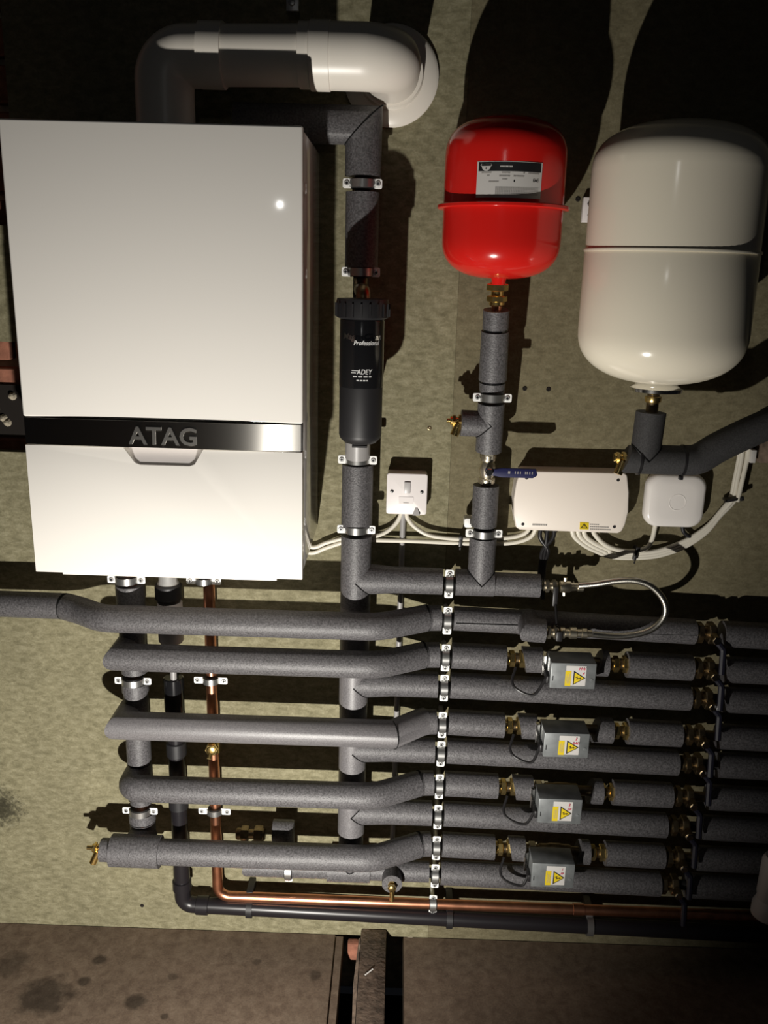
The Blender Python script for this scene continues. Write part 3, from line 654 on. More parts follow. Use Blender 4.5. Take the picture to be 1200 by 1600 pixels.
# ---- left riser under the boiler
L_ = thing('insulated_riser', (xLR, -DR, zrow['F']), 'short lagged riser dropping from the left underside of the boiler', 'pipe')
zc1, zc2 = Z(207, 1059, DR), Z(223, 1261, DR)
cyl((xLR, -DR, .0), (xLR, -DR, zrow['F']), .014, 16).build('copper_core', M_COPPER, L_)
LR = .0275
for (za, zb_, r) in ((Z(203, 913, DR), zrow['B']-.02, LR), (zrow['B']-.02, zc1+.014, LR-.002), (zc1-.010, zc1-.028, LR-.001), (zc1-.028, zrow['D']-.02, LR-.003), (zrow['D']-.02, Z(215, 1190, DR), LR-.003), (Z(216, 1192, DR), zc2+.014, LR-.004), (zc2-.010, zc2-.03, LR), (zc2-.033, zrow['F'], LR-.001)):
    sleeve(L_, (xLR, -DR, za), (xLR, -DR, zb_), r)
clip((xLR, -DR-.010, zc1), 'z', .0175, .0285, 'zinc clip on the short left riser, between the second and third front pipes', 'clips on the short left riser', lw=.015)
clip((xLR, -DR-.010, zc2), 'z', .0175, .0285, 'zinc clip on the short left riser, just above the lowest front pipe', 'clips on the short left riser', lw=.015)
clip((xLR-.002, -DR-.010, Z(203, 905, DR+.01)), 'z', .0165, .0285, 'zinc clip peeking out under the left of the boiler, on the short riser', 'clips on the short left riser', lw=.015)

# ---- condensate trap and black waste
xW = .1535
T = thing('condensate_trap', (xW, -.06, -.16), 'grey plastic condensate trap hanging between the two pipes under the boiler', 'trap')
tz = lambda y: Z(262, y, .06)
MB().lathe((xW, -.06, 0), (0, 0, -1), [(0, .016), (-tz(907), .018), (-tz(912), .022)], 24).build('trap_neck', M_ZINC, T)
MB().lathe((xW, -.06, 0), (0, 0, -1), [(-tz(911), .022), (-tz(914), .026), (-tz(934), .026), (-tz(936), .022)], 28).build('union_nut', M_BLACKM, T)
MB().lathe((xW, -.06, 0), (0, 0, -1), [(-tz(936), .0215), (-tz(975), .0215), (-tz(995), .0215), (-tz(1003), .017), (-tz(1005), .008)], 28).build('trap_cup', M_BLACKM, T)
MB().lathe((xW+.001, -.058, 0), (0, 0, -1), [(-tz(940), .023), (-tz(942), .0245), (-tz(1000), .0245), (-tz(1003), .022)], 28).build('trap_sleeve', M_GREYPVC, T)
MB().lathe((xW+.003, -.06, 0), (0, 0, -1), [(-tz(1005), .008), (-tz(1046), .008), (-tz(1046), .0065), (-tz(1062), .0065)], 14).build('drain_spigot', M_CONDUIT, T)
Wp = thing('waste_pipe', (xW, -.05, -.85), 'black plastic waste pipe dropping behind the pipes and running right above the floor', 'pipe')
wr = .0172; zw0 = -.848
pw = [(xW, -.05, Z(270, 1060, .05)), (xW, -.05, zw0), (1.75, -.05, zw0-.022*(1.75-xW))]
MB().tube(fillet(pw, .024, 8), wr, 28).build('waste_tube', M_WASTE, Wp)
for y0, y1, m in ((1058, 1110, M_BLACKG), (1158, 1180, M_BLACKM), (1238, 1262, M_BLACKM)):
    MB().lathe((xW, -.05, 0), (0, 0, -1), [(-Z(275, y0, .05), wr+.001), (-Z(275, y0, .05)+.002, wr+.0032), (-Z(275, y1, .05)-.002, wr+.0032), (-Z(275, y1, .05), wr+.001)], 26).build('socket_collar', m, Wp)
MB().lathe((xW, -.05, zw0+.062), (0, 0, -1), [(0, wr+.001), (.001, wr+.003), (.022, wr+.003), (.023, wr+.001)], 26).build('socket_collar', M_WASTE, Wp)
MB().lathe((xW+.030, -.05, zw0-.001), (1, 0, -.022), [(0, wr+.001), (.001, wr+.003), (.026, wr+.003), (.027, wr+.001)], 26).build('socket_collar', M_WASTE, Wp)
for px_ in (390, 702, 921):
    xx = X(px_, 1415+(px_-390)*.045, .05); zz = zw0-.022*(xx-xW)
    K = thing('waste_bracket', (xx, -.05, zz), {390: 'black plastic saddle bracket on the waste pipe near its left bend', 702: 'black plastic saddle bracket on the waste pipe beside the clip column', 921: 'grey saddle bracket on the waste pipe towards the right'}[px_], 'bracket', 'waste pipe brackets')
    MB().lathe((xx-.006, -.05, zz), (1, 0, -.02), [(0, wr+.0004), (.0, wr+.004), (.013, wr+.004), (.013, wr+.0004)], 24).build('saddle', M_BLACKM if px_ != 921 else M_DGREY, K)
    MB().box(xx-.007, xx+.007, -.05, -.001, zz+wr, zz+wr+.022).build('back_plate', M_BLACKM if px_ != 921 else M_DGREY, K, bevel=.001)
    MB().lathe((xx, -.05, zz+wr+.014), (0, -1, 0), [(0, .004), (.002, .003), (.0022, .0005)], 12).build('screw', M_ZINC, K)

# ---- copper pipe
xC = .2305
Cp = thing('copper_pipe', (xC, -.05, zcop), 'bare bright copper pipe dropping from the boiler and turning right along the bottom', 'pipe')
cr_ = .0112
MB().tube(fillet([(xC, -.05, .0), (xC, -.05, zcop), (1.75, -.05, zcop-.006)], .026, 8), cr_, 24).build('copper_tube', M_COPPER, Cp)
MB().lathe((X(895, 1417, .05), -.05, zcop-.003), (1, 0, 0), [(0, cr_), (.001, cr_+.0012), (.024, cr_+.0012), (.025, cr_)], 22).build('coupling', M_COPPER, Cp)
zt = Z(330, 1168, .062)
dt = fitting(Cp, (xC, -.062, zt), (0, -1, 0), .03, .0125, M_BRASS, 'drain_tap')
MB().tube([(xC-.001, -.07, zt-.002), (xC-.003, -.082, zt-.014)], .0045, 10).build('hose_tail', M_BRASS, dt)
cyl((xC, -.05, zt-.016), (xC, -.05, zt+.016), .0135, 18).build('tee_body', M_BRASS, dt)
for y_, lb in ((907, 'zinc clip on the copper pipe right under the boiler'), (1062, 'zinc clip on the copper pipe below the second front pipe'), (1266, 'zinc clip on the copper pipe above the lowest front pipe')):
    clip((xC-(.008 if y_ == 907 else 0), -.055, Z(328, y_, .055)), 'z', .0112, .0265, lb, 'clips on the copper drop', lw=.0145, lh=.0125, wid=.012)

# ---- grey conduit behind the rows
xg = X(629, 830, .012)
tag(cyl((xg, -.011, -.79), (xg, -.011, Z(630, 800, .012)), .0055, 12).build('cable_conduit', M_CONDUIT), 'thin grey conduit running down the wall from the white switch', 'conduit')

# ------------------------------------------------------------------ red vessel and its drop pipe
rx, rd, rrad = .752, .125, .0985
RV = thing('expansion_vessel', (rx, -rd, Z(779, 437, rd)), 'glossy red expansion vessel with a printed white label', 'vessel')
zt_, zm_, zbm = Z(793, 183, rd), Z(787, 319, rd+.09), Z(779, 436, rd+.03)
def dome(z_edge, z_tip, r, n=10, p=2.6):
    out = []
    for k in range(n+1):
        t = k/n*PI/2; out.append((z_edge+(z_tip-z_edge)*math.sin(t)**(2/p), r*math.cos(t)**(2/p)))
    return out
prof = [(zm_-.002, rrad*.99)] + [(zm_+.004, rrad)] + dome(zm_+(zt_-zm_)*.55, zt_, rrad, 14)
MB().lathe((rx, -rd, 0), (0, 0, 1), prof, 56).build('upper_shell', M_RED, RV, sharp=60)
prof = dome(zm_-(zm_-zbm)*.42, zbm, rrad*1.0, 14)[::-1] + [(zm_+.001, rrad*1.0)]
MB().lathe((rx, -rd, 0), (0, 0, 1), prof, 56).build('lower_shell', M_RED, RV, sharp=60)
MB().lathe((rx, -rd, 0), (0, 0, 1), [(zm_-.0035, rrad), (zm_-.0035, rrad+.0075), (zm_-.002, rrad+.0095), (zm_+.002, rrad+.0095), (zm_+.0035, rrad+.0075), (zm_+.0035, rrad)], 56).build('rim', M_RED, RV)
MB().lathe((rx, -rd, 0), (0, 0, 1), [(zbm-.010, .011), (zbm+.002, .013)], 20).build('neck', M_RED, RV)
# label wrapped round the upper shell
lx0, lx1 = X(746, 280, rd+rrad)-rx, X(848, 280, rd+rrad)-rx
lz1, lz0 = Z(797, 252, rd+rrad), Z(797, 309, rd+rrad)
def arc_patch(x0, x1, z0, z1, R, m, name, parent, n=12, h=0):
    A0, A1 = math.asin(x0/R)*R, math.asin(x1/R)*R
    mb = MB()
    vs = [(A0+(A1-A0)*k/n, zz, 0) for k in range(n+1) for zz in (z0, z1)]
    mb.add(vs, [(2*k, 2*k+2, 2*k+3, 2*k+1) for k in range(n)])
    return wrap(mb, rx, rd, R, 0, 0).build(name, m, parent)
LBL = arc_patch(lx0, lx1, lz0, lz1, rrad+.0006, M_LABEL, 'label', RV)
W_, H_ = lx1-lx0, lz1-lz0
arc_patch(lx0+W_*.02, lx1-W_*.02, lz0+H_*.73, lz1-H_*.02, rrad+.0009, M_INK, 'label_header', LBL)
def lab_poly(pts, m, name, h=.0012):
    mb = MB().add([(lx0+W_*a, lz0+H_*b, 0) for a, b in pts], [tuple(range(len(pts)))]); return wrap(mb, rx, rd, rrad+h, 0, 0).build(name, m, LBL)
lab_poly([(.04, .93), (.20, .93), (.215, .89), (.19, .86), (.185, .80), (.15, .745), (.12, .735), (.09, .745), (.055, .80), (.05, .86), (.025, .89)], M_LABEL, 'emblem')
lab_poly([(.045, .92), (.195, .92), (.205, .89), (.185, .872), (.055, .872), (.035, .89)], M_INK, 'emblem_band', .0015)
lab_poly([(.105, .80), (.12, .83), (.135, .80), (.12, .78)], M_INK, 'emblem_mark', .0015)
def ticks(a0, a1, b0, b1, n, m, name='small_print'):
    mb = MB()
    for k in range(n):
        u0 = a0+(a1-a0)*k/n; u1 = u0+(a1-a0)/n*.72
        mb.add([(lx0+W_*u0, lz0+H_*b0, 0), (lx0+W_*u1, lz0+H_*b0, 0), (lx0+W_*u1, lz0+H_*b1, 0), (lx0+W_*u0, lz0+H_*b1, 0)], [(0, 1, 2, 3)])
    wrap(mb, rx, rd, rrad+.0013, 0, 0).build(name, m, LBL)
ticks(.34, .53, .84, .88, 9, M_LABEL)
for (a0, a1, b, n) in ((.05, .21, .67, 8), (.37, .50, .67, 7), (.70, .73, .67, 1), (.78, .97, .67, 10), (.14, .18, .59, 3), (.33, .50, .58, 9), (.55, .72, .58, 8), (.38, .46, .49, 5), (.17, .33, .42, 8)): ticks(a0, a1, b, b+.028, n, M_GREYINK)
for k in range(6): ticks(.28, .97, .27-.036*k, .285-.036*k, 26, M_GREYINK)
lab_poly([(.565+.012*math.cos(t*PI/4), .46+.03*math.sin(t*PI/4)) for t in range(8)], M_INK, 'round_mark')
t_ = text_mb('EAC', .0052, 0, 0, .0002); t_.xf(Matrix.Translation((lx0+W_*.865, lz0+H_*.46, 0)))
wrap(t_, rx, rd, rrad+.0013, 0, 0).build('mark_lettering', M_INK, LBL)

xv = .7578
VP = thing('vessel_drop_pipe', (xv, -DR-.02, zA), 'lagged drop pipe from the red vessel with brass joint and blue-handled valve', 'pipe')
vz = lambda y: Z(768, y, .085)
dv = .085
def vp(y): # pipe leans from the vessel back to the branch
    t = max(0, min(1, (y-470)/(905-470))); return Vector((rx+(xv-rx)*min(1, t*2), -(.115+(DR-.115)*min(1, t*1.6)), 0))
def vpt(y): p = vp(y); p.z = Z(768, y, -p.y); return p
VR = .0242
MB().tube([vpt(y) for y in (440, 470, 520, 580, 640, 700, 742, 790, 905)], .009, 14).build('copper_core', M_COPPER, VP)
f1 = fitting(VP, vpt(459), (vpt(440)-vpt(480)).normalized(), .040, .0175, M_BRASS)
tapes = MB()
for y0, y1, r0, r1 in ((484, 513, .0225, .0225), (517, 593, .0240, .0250), (597, 612, .0232, .0228)):
    MB().tube([vpt(y0), vpt(y1)], r0, 30, True, r1).build('foam_sleeve', M_FOAM, VP)
for y in (515, 595): MB().tube([vpt(y-2.2), vpt(y+2.2)], .0218, 26).build('cable_tie', M_BLACKG, VP)
for y0, y1 in ((629, 704), (758, 822), (840, 912)): MB().tube([vpt(y0), vpt(y1)], VR if y0 < 800 else RB, 32).build('foam_sleeve', M_FOAM, VP)
seam_curve(VP, (xv, -DR, zA), (1, 0, 0), (0, 0, 1), RB, RB)
# side stub with drain tap
p0 = vpt(663); q = at(720, 664, -p0.y)
sleeve(VP, (q.x, p0.y, p0.z+.001), p0, VR-.0005); 
mb_ = []
pts = []
for k in range(21):
    t = -PI/2+PI*k/20; y = VR*math.cos(t)*.98; zz = VR*math.sin(t); pts.append((p0.x-abs(zz)*1.0-.0005, p0.y-y-.0012, p0.z+zz*.98))
MB().tube(pts, .0009, 6).build('joint_seam', M_SEAM, VP)
dtap = fitting(VP, (q.x-.008, p0.y, p0.z+.005), (1, 0, 0), .024, .0115, M_BRASS, 'drain_tap')
MB().tube([(q.x-.004, p0.y-.004, p0.z), (q.x-.012, p0.y-.008, p0.z-.021)], .0078, 10).build('hose_tail', M_BRASS, dtap)
cyl((q.x-.018, p0.y, p0.z+.005), (q.x-.026, p0.y, p0.z+.005), .004, 10).build('tap_spindle', M_BRASS, dtap)
# blue handled ball valve
c = vpt(731)
bv = MB().lathe(vpt(757), (vpt(705)-vpt(757)).normalized(), [(0, .010), (.003, .014), (.011, .014), (.013, .011), (.020, .0135), (.030, .0155), (.040, .0135), (.046, .011), (.048, .014), (.058, .014), (.06, .010)], 20).build('ball_valve_body', M_NICKEL, VP)
hexnut(vpt(712), (0, 0, 1), .012, .0155).build('hex_nut', M_NICKEL, bv); hexnut(vpt(751), (0, 0, 1), .012, .0155).build('hex_nut', M_NICKEL, bv)
cyl((c.x+.001, c.y-.008, c.z-.002), (c.x+.001, c.y-.030, c.z-.002), .007, 14).build('spindle', M_NICKEL, bv)
hexnut((c.x+.001, c.y-.030, c.z-.002), (0, -1, 0), .006, .0075).build('lever_nut', M_CHROME, bv)
hx0, hx1 = c.x+.012, X(843, 737, -c.y+.045)
lev = MB().prism([(c.x-.006, c.z-.009), (hx0, c.z-.009), (hx0+.012, c.z-.0115), (hx1-.008, c.z-.0115), (hx1, c.z-.006), (hx1-.003, c.z+.006), (hx0+.012, c.z+.006), (hx0, c.z+.004), (c.x-.006, c.z+.005)], c.y-.028, c.y-.022).build('lever', M_NAVY, VP, bevel=.0015)
mb_ = MB()
for a in (.30, .33, .46, .52, .58, .70, .74, .80, .86): mb_.box(hx0+(hx1-hx0)*a, hx0+(hx1-hx0)*(a+.02), c.y-.0284, c.y-.0279, c.z-.004, c.z+.001)
mb_.build('lever_print', M_GREYINK, lev)
clip(vpt(620)-Vector((0, .008, 0)), 'z', .0165, .0265, 'zinc clip on the red vessel drop pipe, above the drain tap', 'clips on the red vessel pipe', lw=.015)
clip(vpt(831)-Vector((0, .008, 0)), 'z', .0165, .0265, 'zinc clip on the red vessel drop pipe, below the blue-handled valve', 'clips on the red vessel pipe', lw=.0155)
bp_ = at(732, 817, .045)
tag(MB().prism(rrect(.016, .018, .004, 4, bp_.x, bp_.z), bp_.y-.002, -.02).build('spare_bracket', M_ZLUG, None, bevel=.0006), 'small zinc bracket lug behind the drop pipe clip, left side', 'bracket')

# ------------------------------------------------------------------ cream vessel
wx_, wd, wrad = 1.022, .17, .1365
WV = thing('expansion_vessel', (wx_, -wd, Z(1022, 608, wd)), 'large cream white expansion vessel at the right with a welded seam', 'vessel')
zt_, zm_, zbm = Z(1068, 190, wd), Z(1055, 389, wd+.13), Z(1022, 602, wd+.03)
MB().lathe((wx_, -wd, 0), (0, 0, 1), [(zm_, wrad*.994), (zm_+.004, wrad*.994)]+dome(zm_+(zt_-zm_)*.62, zt_, wrad*.994, 16, 2.5), 72).build('upper_shell', M_CREAM, WV, sharp=60)
MB().lathe((wx_, -wd, 0), (0, 0, 1), dome(zm_-(zm_-zbm)*.60, zbm, wrad, 16, 2.35)[::-1]+[(zm_-.001, wrad), (zm_+.0008, wrad*.995)], 72).build('lower_shell', M_CREAM, WV, sharp=60)
MB().lathe((wx_, -wd, 0), (0, 0, 1), [(zm_-.0030, wrad), (zm_-.0030, wrad+.0014), (zm_, wrad+.0020), (zm_+.0012, wrad+.0014), (zm_+.0012, wrad*.985)], 72).build('rim', M_CREAM, WV)
MB().lathe((wx_, -wd, 0), (0, 0, 1), [(zbm-.012, .041), (zbm-.013, .043), (zbm-.007, .044), (zbm-.006, .041), (zbm-.002, .038), (zbm+.004, .037)], 44).build('base_flange', M_CHROME, WV)
WPp = thing('vessel_feed_pipe', (wx_, -.15, .10), 'dark lagged tee pipe under the cream vessel sweeping up to the right', 'pipe')
wdp = .16
ww = lambda x, y: at(x, y, wdp)
tzc = ww(1020, 718).z
MB().lathe((wx_, -wdp, zbm-.034), (0, 0, 1), [(0, .012), (.003, .014), (.010, .014), (.012, .0085), (.026, .0085), (.028, .012), (.033, .012)], 14).build('brass_stub', M_BRASS, WPp)
FR = .0255
sleeve(WPp, (wx_-.001, -wdp, ww(1022, 644).z), (wx_-.004, -wdp, tzc), FR, M_FOAMD)
tx0, tx1 = ww(998, 718).x, ww(1064, 720).x
sleeve(WPp, (tx0, -wdp, tzc), (tx1, -wdp, tzc), FR, M_FOAMD)
cyl((wx_, -wdp, tzc), (wx_, -wdp, zbm-.02), .0105, 14).build('pipe_core', M_BRASSD, WPp)
seam_curve(WPp, (wx_-.003, -wdp, tzc), (1, 0, 0), (0, 0, 1), FR, FR)
e = MB().tube([(ww(974, 718).x, -wdp, tzc), (tx0, -wdp, tzc)], FR-.001, 30)
for v in e.v:
    if v.x < tx0-.005: v.x += (-(v.z-tzc))*-.35+.002
e.build('foam_end', M_FOAMD, WPp)
MB().tube(spline([(tx1+.003, -wdp, tzc), (tx1+.03, -wdp, tzc+.004), ww(1120, 700), ww(1165, 678), ww(1230, 650), ww(1330, 610)], 8), FR+.001, 30).build('foam_sleeve', M_FOAMD, WPp)
for x_ in (tx0-.001, tx1+.0015): MB().tube([(x_-.0018, -wdp, tzc), (x_+.0018, -wdp, tzc)], FR+.0022, 30).build('cable_tie', M_BLACK, WPp)
MB().box(tx1-.003, tx1+.004, -wdp-.012, -wdp-.004, tzc-FR-.007, tzc-FR).build('tie_head', M_BLACK, WPp, bevel=.001)
q = ww(972, 722)
dtap = fitting(WPp, (q.x-.004, -wdp, tzc+.002), (1, 0, 0), .022, .010, M_BRASS, 'drain_tap')
MB().tube([(q.x, -wdp-.004, tzc-.004), (q.x-.008, -wdp-.009, tzc-.026)], .0078, 10).build('hose_tail', M_BRASS, dtap)
bk = thing('vessel_bracket', at(918, 326, .01), 'small white wall bracket with a dark bolt peeking out left of the cream vessel', 'bracket')
a0, a1 = at(912, 308, .012), at(940, 348, .012)
MB().box(a0.x, a1.x, -.014, -.001, a1.z, a0.z).build('bracket_plate', M_SWITCH, bk, bevel=.001)
for y_ in (318, 336): 
    q = at(924, y_, .02); MB().lathe((q.x, -.014, q.z), (0, -1, 0), [(0, .006), (.004, .006), (.006, .003)], 6).build('bolt', M_BLACKM, bk)

# ------------------------------------------------------------------ flue
fd_ = .188; flx = X(258, 150, fd_); fze = Z(520, 88, fd_); fwx = .560
FU = thing('flue_duct', (flx, -fd_, BH), 'white plastic flue leaving the boiler top and elbowing into the wall', 'flue')
fr_ = .0448
MB().tube(fillet([(flx, -fd_, BH-.002), (flx, -fd_, fze-.006), (X(330, 90, fd_), -fd_, fze-.004)], .062, 10), fr_, 40).build('boiler_elbow', M_PVC, FU)
MB().tube([(X(325, 90, fd_), -fd_, fze-.003), (X(480, 90, fd_), -fd_, fze)], fr_-.0015, 40).build('flue_tube', M_PVC, FU)
MB().lathe((X(314, 90, fd_), -fd_, fze-.003), (1, 0, 0), [(0, fr_), (.0005, fr_+.0025), (.036, fr_+.0025), (.0365, fr_)], 40).build('coupler', M_PVC, FU)
MB().lathe((X(468, 88, fd_), -fd_, fze), (1, 0, 0), [(0, fr_), (.0006, fr_+.002), (.016, fr_+.002), (.018, fr_+.0045), (.047, fr_+.0045), (.048, fr_+.002)], 40).build('socket_collar', M_PVC, FU)
MB().tube(fillet([(X(515, 88, fd_), -fd_, fze), (fwx, -fd_, fze), (fwx, -.0, fze+.010)], .056, 12), fr_+.003, 44).build('wall_elbow', M_PVC, FU)
MB().lathe((fwx, 0, fze+.010), (0, -1, 0), [(0, .082), (.006, .082), (.012, .076), (.016, .056), (.035, .054), (.036, .048)], 56).build('wall_rosette', M_PVC, FU)
tb = thing('fixing_bracket', at(457, 6, .05), 'small dark bracket with a screw above the flue', 'bracket')
a0, a1 = at(447, -30, .06), at(467, 18, .06)
MB().box(a0.x, a1.x, -.062, -.058, a1.z, a0.z).build('bracket_plate', M_ZINC, tb, bevel=.001)
MB().box(a0.x+.006, a1.x-.006, -.058, 0, a0.z-.02, a0.z).build('bracket_arm', M_ZINC, tb)
q = at(456, 4, .06); MB().lathe((q.x, -.062, q.z), (0, -1, 0), [(0, .006), (.003, .005), (.004, .001)], 14).build('screw', M_ZINC, tb)

# ------------------------------------------------------------------ switch, control box, hub
sd = .036
s0, s1, s2 = at(606, 739, sd), at(670, 741.5, sd), at(602.5, 803, sd)
sw, sh = s1.x-s0.x, s0.z-s2.z; scx, scz = (s0.x+s1.x)/2-.0015, (s0.z+s2.z)/2
S = thing('fused_switch', (scx, 0, scz-sh/2), 'white square fused switch on the wall with two cables below', 'switch')
MB().prism(rrect(sw-.002, sh-.002, .004, 4, scx, scz), -.030, 0).build('back_box', M_SWITCH, S, bevel=.001)
MB().prism(rrect(sw, sh, .005, 4, scx, scz), -sd, -.030).build('face_plate', M_SWITCH, S, bevel=.0022, segs=3)
k = sw/64
rk = MB().box(scx-.0055, scx+.0065, -sd-.003, -sd, scz+.002, scz+.024).xf(Matrix.Translation((0, 0, 0))).build('rocker', M_SWITCHG, S, bevel=.001)
MB().box(scx-.015, scx+.013, -sd-.0008, -sd+.001, scz-.019, scz-.005).build('fuse_carrier', M_SWITCH, S, bevel=.0004, segs=1)
MB().box(scx-.006, scx+.004, -sd-.0012, -sd-.0006, scz-.0175, scz-.0165).build('carrier_slot', M_GREYINK, S)
for s_ in (-1, 1):
    sc = MB().lathe((scx+s_*.0285, -sd, scz+.005), (0, -1, 0), [(0, .0034), (.0006, .0034), (.0008, .0024)], 14).build('screw_hole', M_INK, S)
    MB().lathe((scx+s_*.0285, -sd-.0006, scz+.005), (0, -1, 0), [(0, .0021), (.0008, .0018), (.001, .0002)], 12).build('screw', M_CHROME, S)
MB().add([(scx+.012, -sd-.0003, scz-sh/2+.0005), (scx+.026, -sd-.0003, scz-sh/2+.0005), (scx+.0215, -sd-.001, scz-sh/2+.0135), (scx+.0170, -sd-.001, scz-sh/2+.0135), (scx+.012, -sd-.006, scz-sh/2+.0003), (scx+.026, -sd-.006, scz-sh/2+.0003)],
         [(0, 4, 3), (1, 2, 5), (4, 5, 2, 3), (0, 1, 5, 4)]).build('flex_outlet', M_SWITCHG, S)

cdp = .050
cp_ = lambda x, y: (X(x, y, cdp), Z(x, y, cdp))
out = [cp_(818, 735.5), cp_(976, 739), cp_(980.5, 743), cp_(983, 770), cp_(982, 800), cp_(977, 820), cp_(972, 830), cp_(966, 833.5), cp_(812, 828), cp_(806, 824), cp_(803, 805), cp_(803, 780), cp_(807, 755), cp_(813, 738)]
CB = thing('control_box', (X(890, 830, cdp), 0, Z(890, 832, cdp)), 'wide ivory wiring centre box with a yellow warning sticker', 'control box')
cxm = sum(p[0] for p in out)/len(out); czm = sum(p[1] for p in out)/len(out)
MB().prism([(cxm+(a-cxm)*.985, czm+(b-czm)*.97) for a, b in out], -.036, 0).build('base', M_CTRL, CB)
MB().prism(out, -cdp, -.034).build('cover', M_CTRL, CB, bevel=.003, segs=3)
for (x_, y_) in ((823, 747), (966, 750), (817, 819), (960, 823)):
    q = at(x_, y_, cdp); MB().lathe((q.x, -cdp, q.z), (0, -1, 0), [(0, .0032), (.0008, .0028), (.0009, .0002)], 12).build('screw', M_BLACKM, CB)
def flat(pts_px, m, name, par, d): return MB().prism([(X(x, y, d), Z(x, y, d)) for x, y in pts_px], -d-.0006, -d+.0002).build(name, m, par)
stk = flat([(906, 816), (920, 816.5), (919.5, 827.5), (905.5, 827)], M_YEL, 'warning_sticker', CB, cdp)
flat([(912.6, 817.5), (918, 825.5), (907.3, 825)], M_INK, 'warning_triangle', stk, cdp+.0006)
flat([(912.6, 819.6), (916, 824.6), (909.3, 824.2)], M_YEL, 'triangle_fill', stk, cdp+.0012)
flat([(912.2, 821), (913.2, 821), (913.1, 824), (912.1, 824)], M_INK, 'exclamation', stk, cdp+.0018)
mbp = MB()
for (x_, y_, n) in ((921.5, 818.5, 5), (921.5, 822.2, 10), (921.5, 826, 11)):
    for q in range(n):
        a0, a1 = at(x_+q*3, y_+q*.1, cdp), at(x_+q*3+2.3, y_+1.5+q*.1, cdp); mbp.box(a0.x, a1.x, -cdp-.0006, -cdp, a1.z, a0.z)
mbp.build('warning_print', M_GREYINK, CB)
mbp = MB()
for q in range(9):
    a0, a1 = at(832+q*2.6, 818.2+q*.1, cdp), at(832+q*2.6+1.9, 820.8+q*.1, cdp); mbp.box(a0.x, a1.x, -cdp-.0006, -cdp, a1.z, a0.z)
mbp.build('maker_print', M_GREYINK, CB)

hd = .032
h0, h1, h2 = at(1012, 743, hd), at(1103, 745, hd), at(1006, 824, hd)
hcx, hcz = (X(1057, 784, hd), Z(1057, 784, hd)); hw = X(1103, 784, hd)-X(1009, 784, hd); hh = Z(1057, 742, hd)-Z(1057, 826, hd)
HB = thing('wireless_hub', (hcx, 0, hcz-hh/2), 'rounded white square wireless hub with a faint circle, right of the control box', 'hub')
mbh = MB(); rings = []
for (sc_, yy) in ((.90, 0), (.985, .006), (1, .012), (1, .018), (.985, .024), (.94, .0285), (.86, .031), (.6, .0322), (.2, .0326)):
    rings.append([Vector((a, -yy, b)) for a, b in rrect(hw*sc_, hh*sc_, .026*sc_, 7, hcx, hcz)])
n = len(rings[0]); mbh.v = [v for r in rings for v in r]
for i in range(len(rings)-1):
    for k in range(n): mbh.f.append((i*n+k, i*n+(k+1) % n, (i+1)*n+(k+1) % n, (i+1)*n+k))
mbh.f.append(tuple(range(n))); mbh.f.append(tuple((len(rings)-1)*n+k for k in range(n)))
mbh.build('hub_shell', M_HUB, HB, sharp=50)
MB().lathe((hcx+.002, -.0322, hcz-.001), (0, -1, 0), [(-.002, .0140), (.0006, .0146), (.0009, .0154), (.0006, .0162), (-.002, .0168)], 36).build('button_ring', M_HUB, HB)

# ------------------------------------------------------------------ cables
def cable(pts, r, m, label, group='white cables', name='cable'):
    return tag(MB().tube(spline([at(*p) for p in pts], 8), r, 10).build(name, m), label, 'cable', group)
cw = .0042
cable([(455, 838, .010), (487, 855, .010), (510, 848, .012), (535, 841.5, .016), (560, 838, .018), (585, 838, .018), (605, 830, .016), (620, 816, .014), (628, 800, .012)], cw, M_CABLE, 'white cable from behind the boiler curving up into the switch')
cable([(455, 848, .007), (484, 864, .007), (510, 856, .010), (535, 848, .014), (560, 844, .016), (585, 844, .017), (660, 846, .017), (735, 849.5, .015), (785, 849.5, .015), (812, 846, .016), (830, 838, .018), (838, 824, .02)], cw, M_CABLE, 'long straight white cable from the boiler passing under the switch to the control box')
cable([(634, 800, .012), (638, 812, .014), (650, 825, .017), (670, 836, .019), (700, 841, .019), (735, 842.5, .018), (785, 841, .018), (808, 838, .018), (822, 832, .02), (829, 822, .02)], cw, M_CABLE, 'white cable curving from the switch across to the control box')
top = [(1143, 780), (1150, 750), (1156, 720), (1163, 680), (1185, 655), (1230, 632)]
for i, (sx_, off, lb) in enumerate(((893, 0, 'outermost of the white cables sweeping right from the control box'), (902, -5, 'second white cable in the bundle sweeping right from the control box'), (911, -10, 'third white cable in the bundle sweeping right from the control box'))):
    o = off
    pts = [(sx_, 822, .02), (sx_+4, 838, .018), (sx_+20, 852+o*.2, .016), (sx_+40, 862+o*.3, .014), (955, 870+o*.6, .012), (992, 871.5+o*.7, .011), (1030, 868+o*.8, .010), (1070, 854+o*.9, .010), (1103, 832+o*.8, .010), (1125, 806+o*.6, .010)]
    pts += [(x+(o+8)*.7, y+o*.2, .010+.004*(i == 1)) for x, y in top]
    cable(pts, .0046, M_CABLE, lb)
cable([(926, 826, .02), (930, 836, .018), (944, 850, .017), (965, 859, .017), (990, 861, .017), (1010, 856, .016), (1019, 842, .014), (1024, 820, .012)], .0046, M_CABLE, 'white cable looping from the control box up into the wireless hub')
cable([(1152, 784, .022), (1160, 750, .020), (1168, 715, .018), (1172, 690, .018), (1192, 660, .018), (1230, 638, .018)], .0046, M_CABLE, 'rightmost white cable strand rising past the dark lagged pipe')
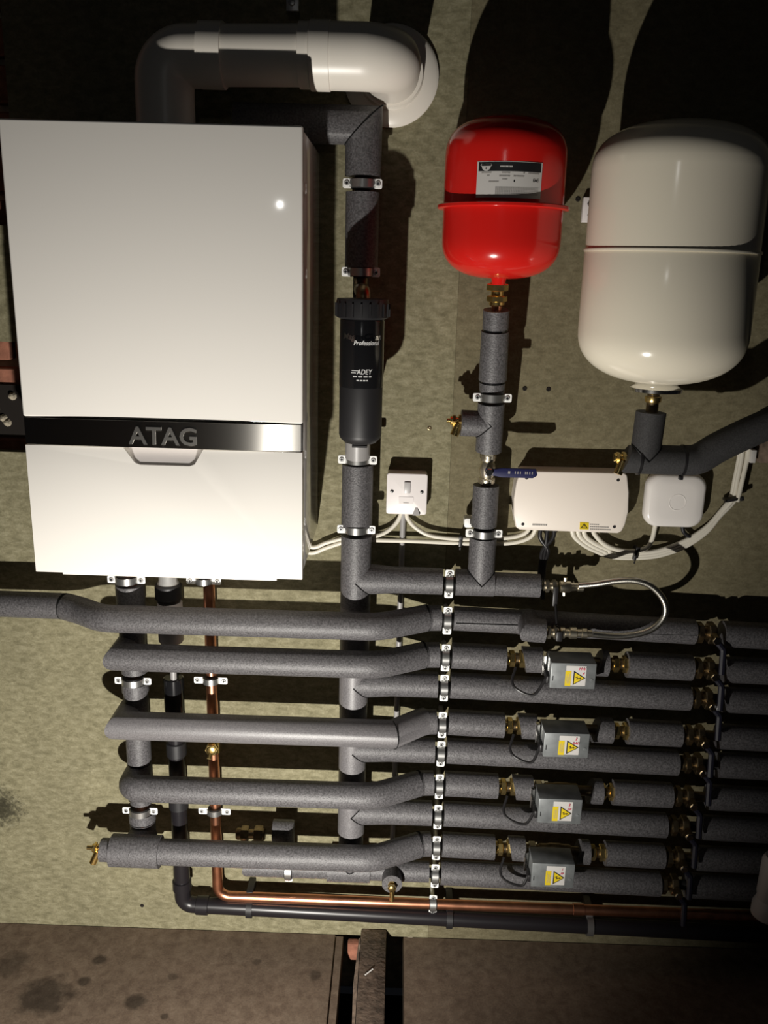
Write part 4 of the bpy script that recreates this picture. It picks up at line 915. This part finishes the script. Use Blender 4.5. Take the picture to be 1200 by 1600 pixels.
for i, (x_, lb) in enumerate(((846, 'left black cable dropping from the control box'), (856, 'middle black cable dropping from the control box'), (866, 'right black cable dropping from the control box'))):
    cable([(x_, 822, .02), (x_-2, 840, .022), (852-(i-1)*4, 860, .024), (848-(i-1)*3, 880, .03), (846-(i-1)*3, 905, .034), (848, 935, .03)], .0042, M_BLACK, lb, 'black cables under the control box')
cable([(1066, 822, .012), (1069, 832, .012), (1080, 840, .010), (1090, 842, .008)], .004, M_BLACKM, 'short black lead under the right of the wireless hub', 'black leads')
def tie(x, y, d, r, label, rot):
    p = at(x, y, d); T = thing('cable_tie', p, label, 'cable tie', 'black cable ties')
    R = Matrix.Rotation(rot, 4, 'Y')
    MB().box(-.0028, .0028, -.011, .011, -r, r).xf(Matrix.Translation(p) @ R).build('strap', M_BLACK, T, bevel=.001)
    MB().box(-.004, .004, -.014, -.008, r-.004, r+.003).xf(Matrix.Translation(p) @ R).build('tie_head', M_BLACK, T, bevel=.0008)
    MB().box(-.0012, .0012, -.013, -.011, -r-.005, -r).xf(Matrix.Translation(p) @ R).build('tie_tail', M_BLACK, T)
tie(992, 864, .016, .013, 'black cable tie round the white cables below the wireless hub', .15)
tie(1144, 779, .015, .015, 'black cable tie round the white bundle rising at the right', 1.35)
tie(719, 845, .018, .010, 'black cable tie on the white cables left of the drop pipe', .05)

# ------------------------------------------------------------------ right edge
rp = thing('plastic_elbow', at(1195, 1390, .16), 'grey-white plastic pipe elbow at the lower right edge', 'pipe')
p = at(1214, 1345, .16)
MB().lathe((p.x, p.y, 0), (0, 0, -1), [(-Z(1200, 1338, .16), .022), (-Z(1200, 1345, .16), .027), (-Z(1200, 1395, .16), .028), (-Z(1200, 1403, .16), .026)], 30).build('elbow_body', M_GREYPVC, rp)
cyl((p.x, p.y, Z(1200, 1365, .16)), (1.75, p.y, Z(1200, 1365, .16)), .022, 24).build('branch_stub', M_GREYPVC, rp)
MB().lathe((p.x, p.y, 0), (0, 0, -1), [(-Z(1200, 1403, .16), .026), (-Z(1200, 1414, .16), .033), (-Z(1200, 1428, .16), .033), (-Z(1200, 1431, .16), .028)], 30).build('union_nut', M_GREYPVC, rp)
tag(MB().box(X(1186, 700, .02), 1.72, -.03, -.001, Z(1190, 722, .02), Z(1190, 678, .02)).build('wall_block', M_TIMBER, None, bevel=.002), 'dark timber block on the wall at the right edge under the lagged pipe', 'timber')
q = at(1180, 690, .03)
tag(MB().box(q.x-.004, q.x+.006, -.03, -.001, Z(1180, 722, .02), Z(1180, 702, .02)).build('wall_bracket', M_LABEL, None, bevel=.001), 'tiny pale bracket beside the timber block at the right edge', 'bracket')

# screws in the wall
for i, (x_, y_, lb) in enumerate(((671, 669, 'brass screw in the bare wall between filter and drain tap'), (820, 607, 'left of two screw holes above the lever shadow'), (857, 608, 'right of two screw holes above the lever shadow'), (903, 311, 'dark screw hole between red and cream vessels'), (222, 1415, 'dark knot hole low on the wall left of the waste bend'))):
    q = at(x_, y_, 0)
    tag(MB().lathe(q, (0, -1, 0), [(0, .0045), (.0008, .004), (.0012, .0022), (.0006, .0012)], 12).build('wall_screw', M_BRASSD if i == 0 else M_DARK), lb, 'screw')
